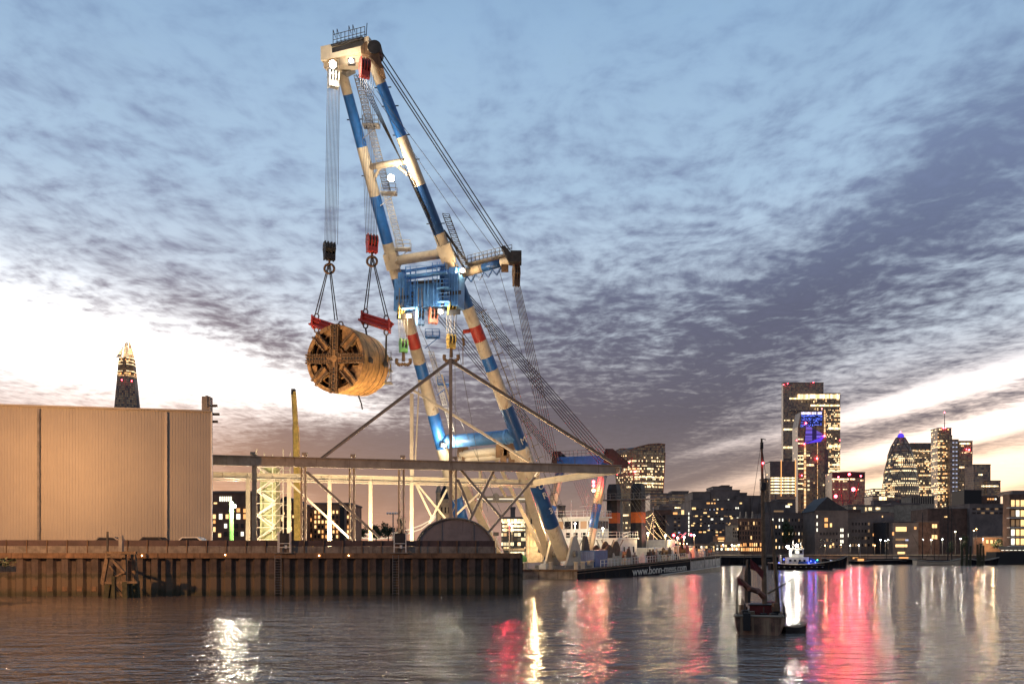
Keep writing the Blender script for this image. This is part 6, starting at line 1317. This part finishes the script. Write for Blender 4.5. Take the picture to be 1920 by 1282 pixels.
t, xf = moored('dark bow of a moored motor barge just right of the tug', 1540, 1590, 300, 1050, 'hull', 12, [('cabin', 'dark', -3, 0, -1.2, 1.2, 1.5, 3.0), ('cabin_window', 'winb', -2.5, -.5, -1.3, -1.2, 2.2, 2.7)], sheer=1.5)
t, xf = moored('pale hulled sailing barge with tall masts by the mooring piles', 1713, 1811, 400, 1053, 'framel', -3, [('hatch', 'dark', -6, 4, -1.5, 1.5, 1.5, 2.6), ('cabin', 'timber', -9.5, -6.5, -1.4, 1.4, 1.5, 3.2), ('wheel_box', 'timber', -10.8, -9.8, -.6, .6, 1.5, 2.9)], 'sailing barge', 'sailing_barge', sheer=2.0, rail=.28)
masts(t, xf, [(-7.6, 24, .22), (-2.2, 19, .14), (3.6, 32, .3), (5.2, 26, .18)])
rig(t, xf, [((-7.6, 0, 23), (-2, 0, 2)), ((3.6, 0, 30), (10.5, 0, 3.5)), ((3.6, 0, 30), (-6, 0, 3)), ((3.6, 0, 6), (-5, .5, 20)), ((-7.6, 0, 5), (-12, 0, 14)), ((5.2, 0, 25), (11, 0, 4)), ((3.6, 0, 31), (0, 1.5, 2)), ((3.6, 0, 31), (5, -1.5, 2))], .06)
t, xf = moored('black barge with a pale bow stripe right of the mooring piles', 1815, 1871, 420, 1050, 'hull', -2, [('cabin', 'dark', -4, -1, -1.4, 1.4, 2, 3.6)], sheer=1.4, rail=.25); masts(t, xf, [(-3, 17, .1), (-4.6, 15, .1)])
t, xf = moored('dark houseboat with orange sheltered deck between the lighter and the tug', 1592, 1640, 470, 1052, 'hull', 3, [('shelter', 'brickw', -3.5, 2, -1.2, 1.2, 1.2, 3.6), ('shelter_window', 'wino', -2.8, .5, -1.3, -1.2, 1.9, 3.0)], 'houseboat', 'houseboat')
masts(t, xf, [(-1, 12, .09)], 'white')
t, xf = moored('low black lighter moored under the hotel right of the crane barge', 1348, 1460, 430, 1044, 'hull', 0, [('hold_cover', 'dark', -10, 10, -2.4, 2.4, 1.8, 3.0), ('cabin', 'black', 10.5, 13, -1.8, 1.8, 1.8, 4.0)], sheer=.3)
t, xf = moored('lit party boat with a row of bright deck windows behind the barge stern', 1282, 1350, 450, 1046, 'hull', 0, [('saloon', 'white', -8, 7, -2, 2, 1.2, 4.4), ('roof_deck', 'grey', -8.4, 7.4, -2.2, 2.2, 4.4, 4.6), ('upper_saloon', 'white', -4, 3, -1.6, 1.6, 4.6, 6.6)]+[('saloon_window', 'winc', -7.4+i*1.8, -6.2+i*1.8, -2.1, -2, 2.6, 3.9) for i in range(8)]+[('upper_window', 'winw', -3.6+i*1.3, -2.7+i*1.3, -1.7, -1.6, 5.1, 6.2) for i in range(5)], 'party boat', 'party_boat')
# mast dressed with strings of lights
D = 300; pos = Vector((X(1226, D), D, 0)); t = thing('dressed_ship', 'moored ship whose mast is dressed with sagging strings of golden lights', 'ship', pos); xf = hull('hull', M['hull'], t, pos, R(4), 26, 6, 2.6, 1.2, 1., .7, .8)
b = MB(); b.tube((pos.x, D, 2), P(1224.5, 950, D), .22, .08, 7); b.build('mast', M['white'], t)
glow = em('string_lamp', (1., .66, .28), 6.)
for i, (x0_, y0_, x1_, y1_) in enumerate(((1224, 962, 1204, 972), (1224, 962, 1246, 1008), (1208, 968, 1240, 1008), (1206, 978, 1232, 1010), (1224, 970, 1214, 1012), (1226, 975, 1262, 1012))):
    b = MB()
    for j in range(16):
        s = j/15; q = P(x0_+(x1_-x0_)*s, y0_+(y1_-y0_)*s+10*s*(1-s), D); b.ball(q, .09, 4)
    o = b.build('light_string', glow, t); o['kind'] = 'stuff'
b = MB(xf); b.bb(-6, 5, -2, 2, 2.6, 5.2); b.build('deckhouse', M['brickw'], t)
for i in range(5): b = MB(xf); b.bb(-5.4+i*2, -4.2+i*2, -2.1, -2, 3.4, 4.5); b.build('saloon_window', M['wino'], t)
lamp(t, P(1222, 1000, D-5), 900, (1., .5, .2), .4)
q = P(1263, 1003, 285); t = thing('red_signal_mast', 'short mast with a glaring red signal lamp right of the dressed ship', 'signal mast', (q.x, 285, 0)); b = MB(); b.tube((q.x, 285, -1), q, .15, n=6); b.bar(q+Vector((-1.5, 0, -1.5)), q+Vector((1.5, 0, -1.5)), .15); b.build('pole', M['dark'], t); b = MB(); b.ball(q, .45, 8); b.build('lens', M['redl'], t); lamp(t, q+Vector((0, -1, 0)), 3800, (1, .05, .10), .5)
for px, dx_ in ((1256, 0), (1268, 0)): pass
# piles and pontoon
random.seed(9)
for i, (px, yt, w) in enumerate(((1804, 1021, 1.0), (1813, 1019, 1.1), (1820, 1023, .9), (1833, 1020, 1.0), (1839, 1018, 1.1), (1844, 1022, .9))):
    D = 398-i*.5; q = P(px, yt, D); b = MB(); b.tube((q.x+random.uniform(-.3, .3), D, -2), q, w*.55, w*.45, 9); b.lathe([(0, w*.52), (.3, w*.52)], q-Vector((0, 0, .6)), (0, 0, 1), 9)
    tag(b.build('mooring_pile', M['slime'], origin=(q.x, D, 0)), 'tall dark timber mooring pile standing in the water off the far bank', 'mooring pile', 'mooring piles off the far bank')
pt = thing('pontoon_pier', 'dark floating pier with a pale striped parapet at the right edge', 'pier', (X(1900, 470), 470, 0)); b = MB(); b.bb(X(1868, 470), X(2000, 470), 470, 480, -1, Z(1034, 470)); b.build('pier_wall', M['black'], pt); b = MB(); b.bb(X(1872, 470), X(2000, 470), 469.8, 470.2, Z(1029, 470), Z(1024, 470)); b.build('parapet', M['stone'], pt)
for i in range(6): b = MB(); b.bb(X(1877+i*8, 470), X(1882+i*8, 470), 469.6, 469.9, Z(1031.5, 470), Z(1030.5, 470)); b.build('strip_light', M['winc'], pt)
# site floodlights behind the parapet that light the frame
def site_flood(px, D, h, p, label, col=(1., .79, .50), aim=None):
    q = gz(P(px, 1036, D)); t = thing('site_floodlight', label, 'floodlight', q); b = MB(); b.tube(q, q+Vector((0, 0, h)), .06, n=6)
    for a in range(3): b.tube(q+Vector((0, 0, .9)), q+Vector((math.cos(a*2.1)*.8, math.sin(a*2.1)*.8, 0)), .04, n=5)
    b.build('tripod', M['grey'], t); b = MB(); b.box(q+Vector((0, 0, h+.1)), (.7, .35, .45)); b.build('housing', M['dark'], t)
    b = MB(); b.box(q+Vector((0, .2, h+.1)), (.6, .06, .36)); b.build('lens', M['lens'], t)
    lamp(t, q+Vector((0, .5, h+.1)), p, col, .3)
site_flood(430, 94, .7, 1200, 'low tripod floodlight behind the parapet nearest the shed'); site_flood(560, 95, .7, 4500, 'low tripod floodlight behind the parapet between the two gates'); site_flood(700, 97, .7, 4500, 'low tripod floodlight behind the parapet left of the second gate'); site_flood(800, 100, .7, 6000, 'low tripod floodlight hidden behind the arched tent')
site_flood(620, 104, .6, 6000, 'low tripod floodlight at the rear columns'); site_flood(930, 112, 2.5, 8000, 'tripod floodlight on the quay end aimed up at the crane legs', WARM)
tf = site_flood
q = gz(P(425, 1036, 92)); t = thing('spot_floodlight', 'narrow beam floodlight behind the parapet at the shed corner, aimed at the hanging machine', 'floodlight', q)
b = MB(); b.tube(q, q+Vector((0, 0, .8)), .06, n=6); b.build('stand', M['grey'], t); b = MB(); b.box(q+Vector((0, 0, .85)), (.5, .5, .35)); b.build('housing', M['dark'], t); b = MB(); b.box(q+Vector((0, .1, 1.05)), (.4, .4, .04)); b.build('lens', M['lens'], t)
lamp(t, q+Vector((0, 0, 1.2)), 32000, (1., .72, .42), .3, 'SPOT', fc+ax*2+Vector((0, 0, .5)), 34, .6)
q = P(955, 984, 118); t = thing('added_red_mast', 'slim added mast whose red lamp streaks the water at the end of the quay', 'signal mast', gz(q)); b = MB(); b.tube(gz(q), q, .09, n=6); b.build('pole', M['dark'], t); b = MB(); b.ball(q+Vector((0, 0, .15)), .2, 8); b.build('lens', M['redl'], t); lamp(t, q+Vector((0, -.5, .15)), 1000, (1, .05, .08), .3)  # mast added so that its red lamp makes a streak on the water
bpy.context.view_layer.update()
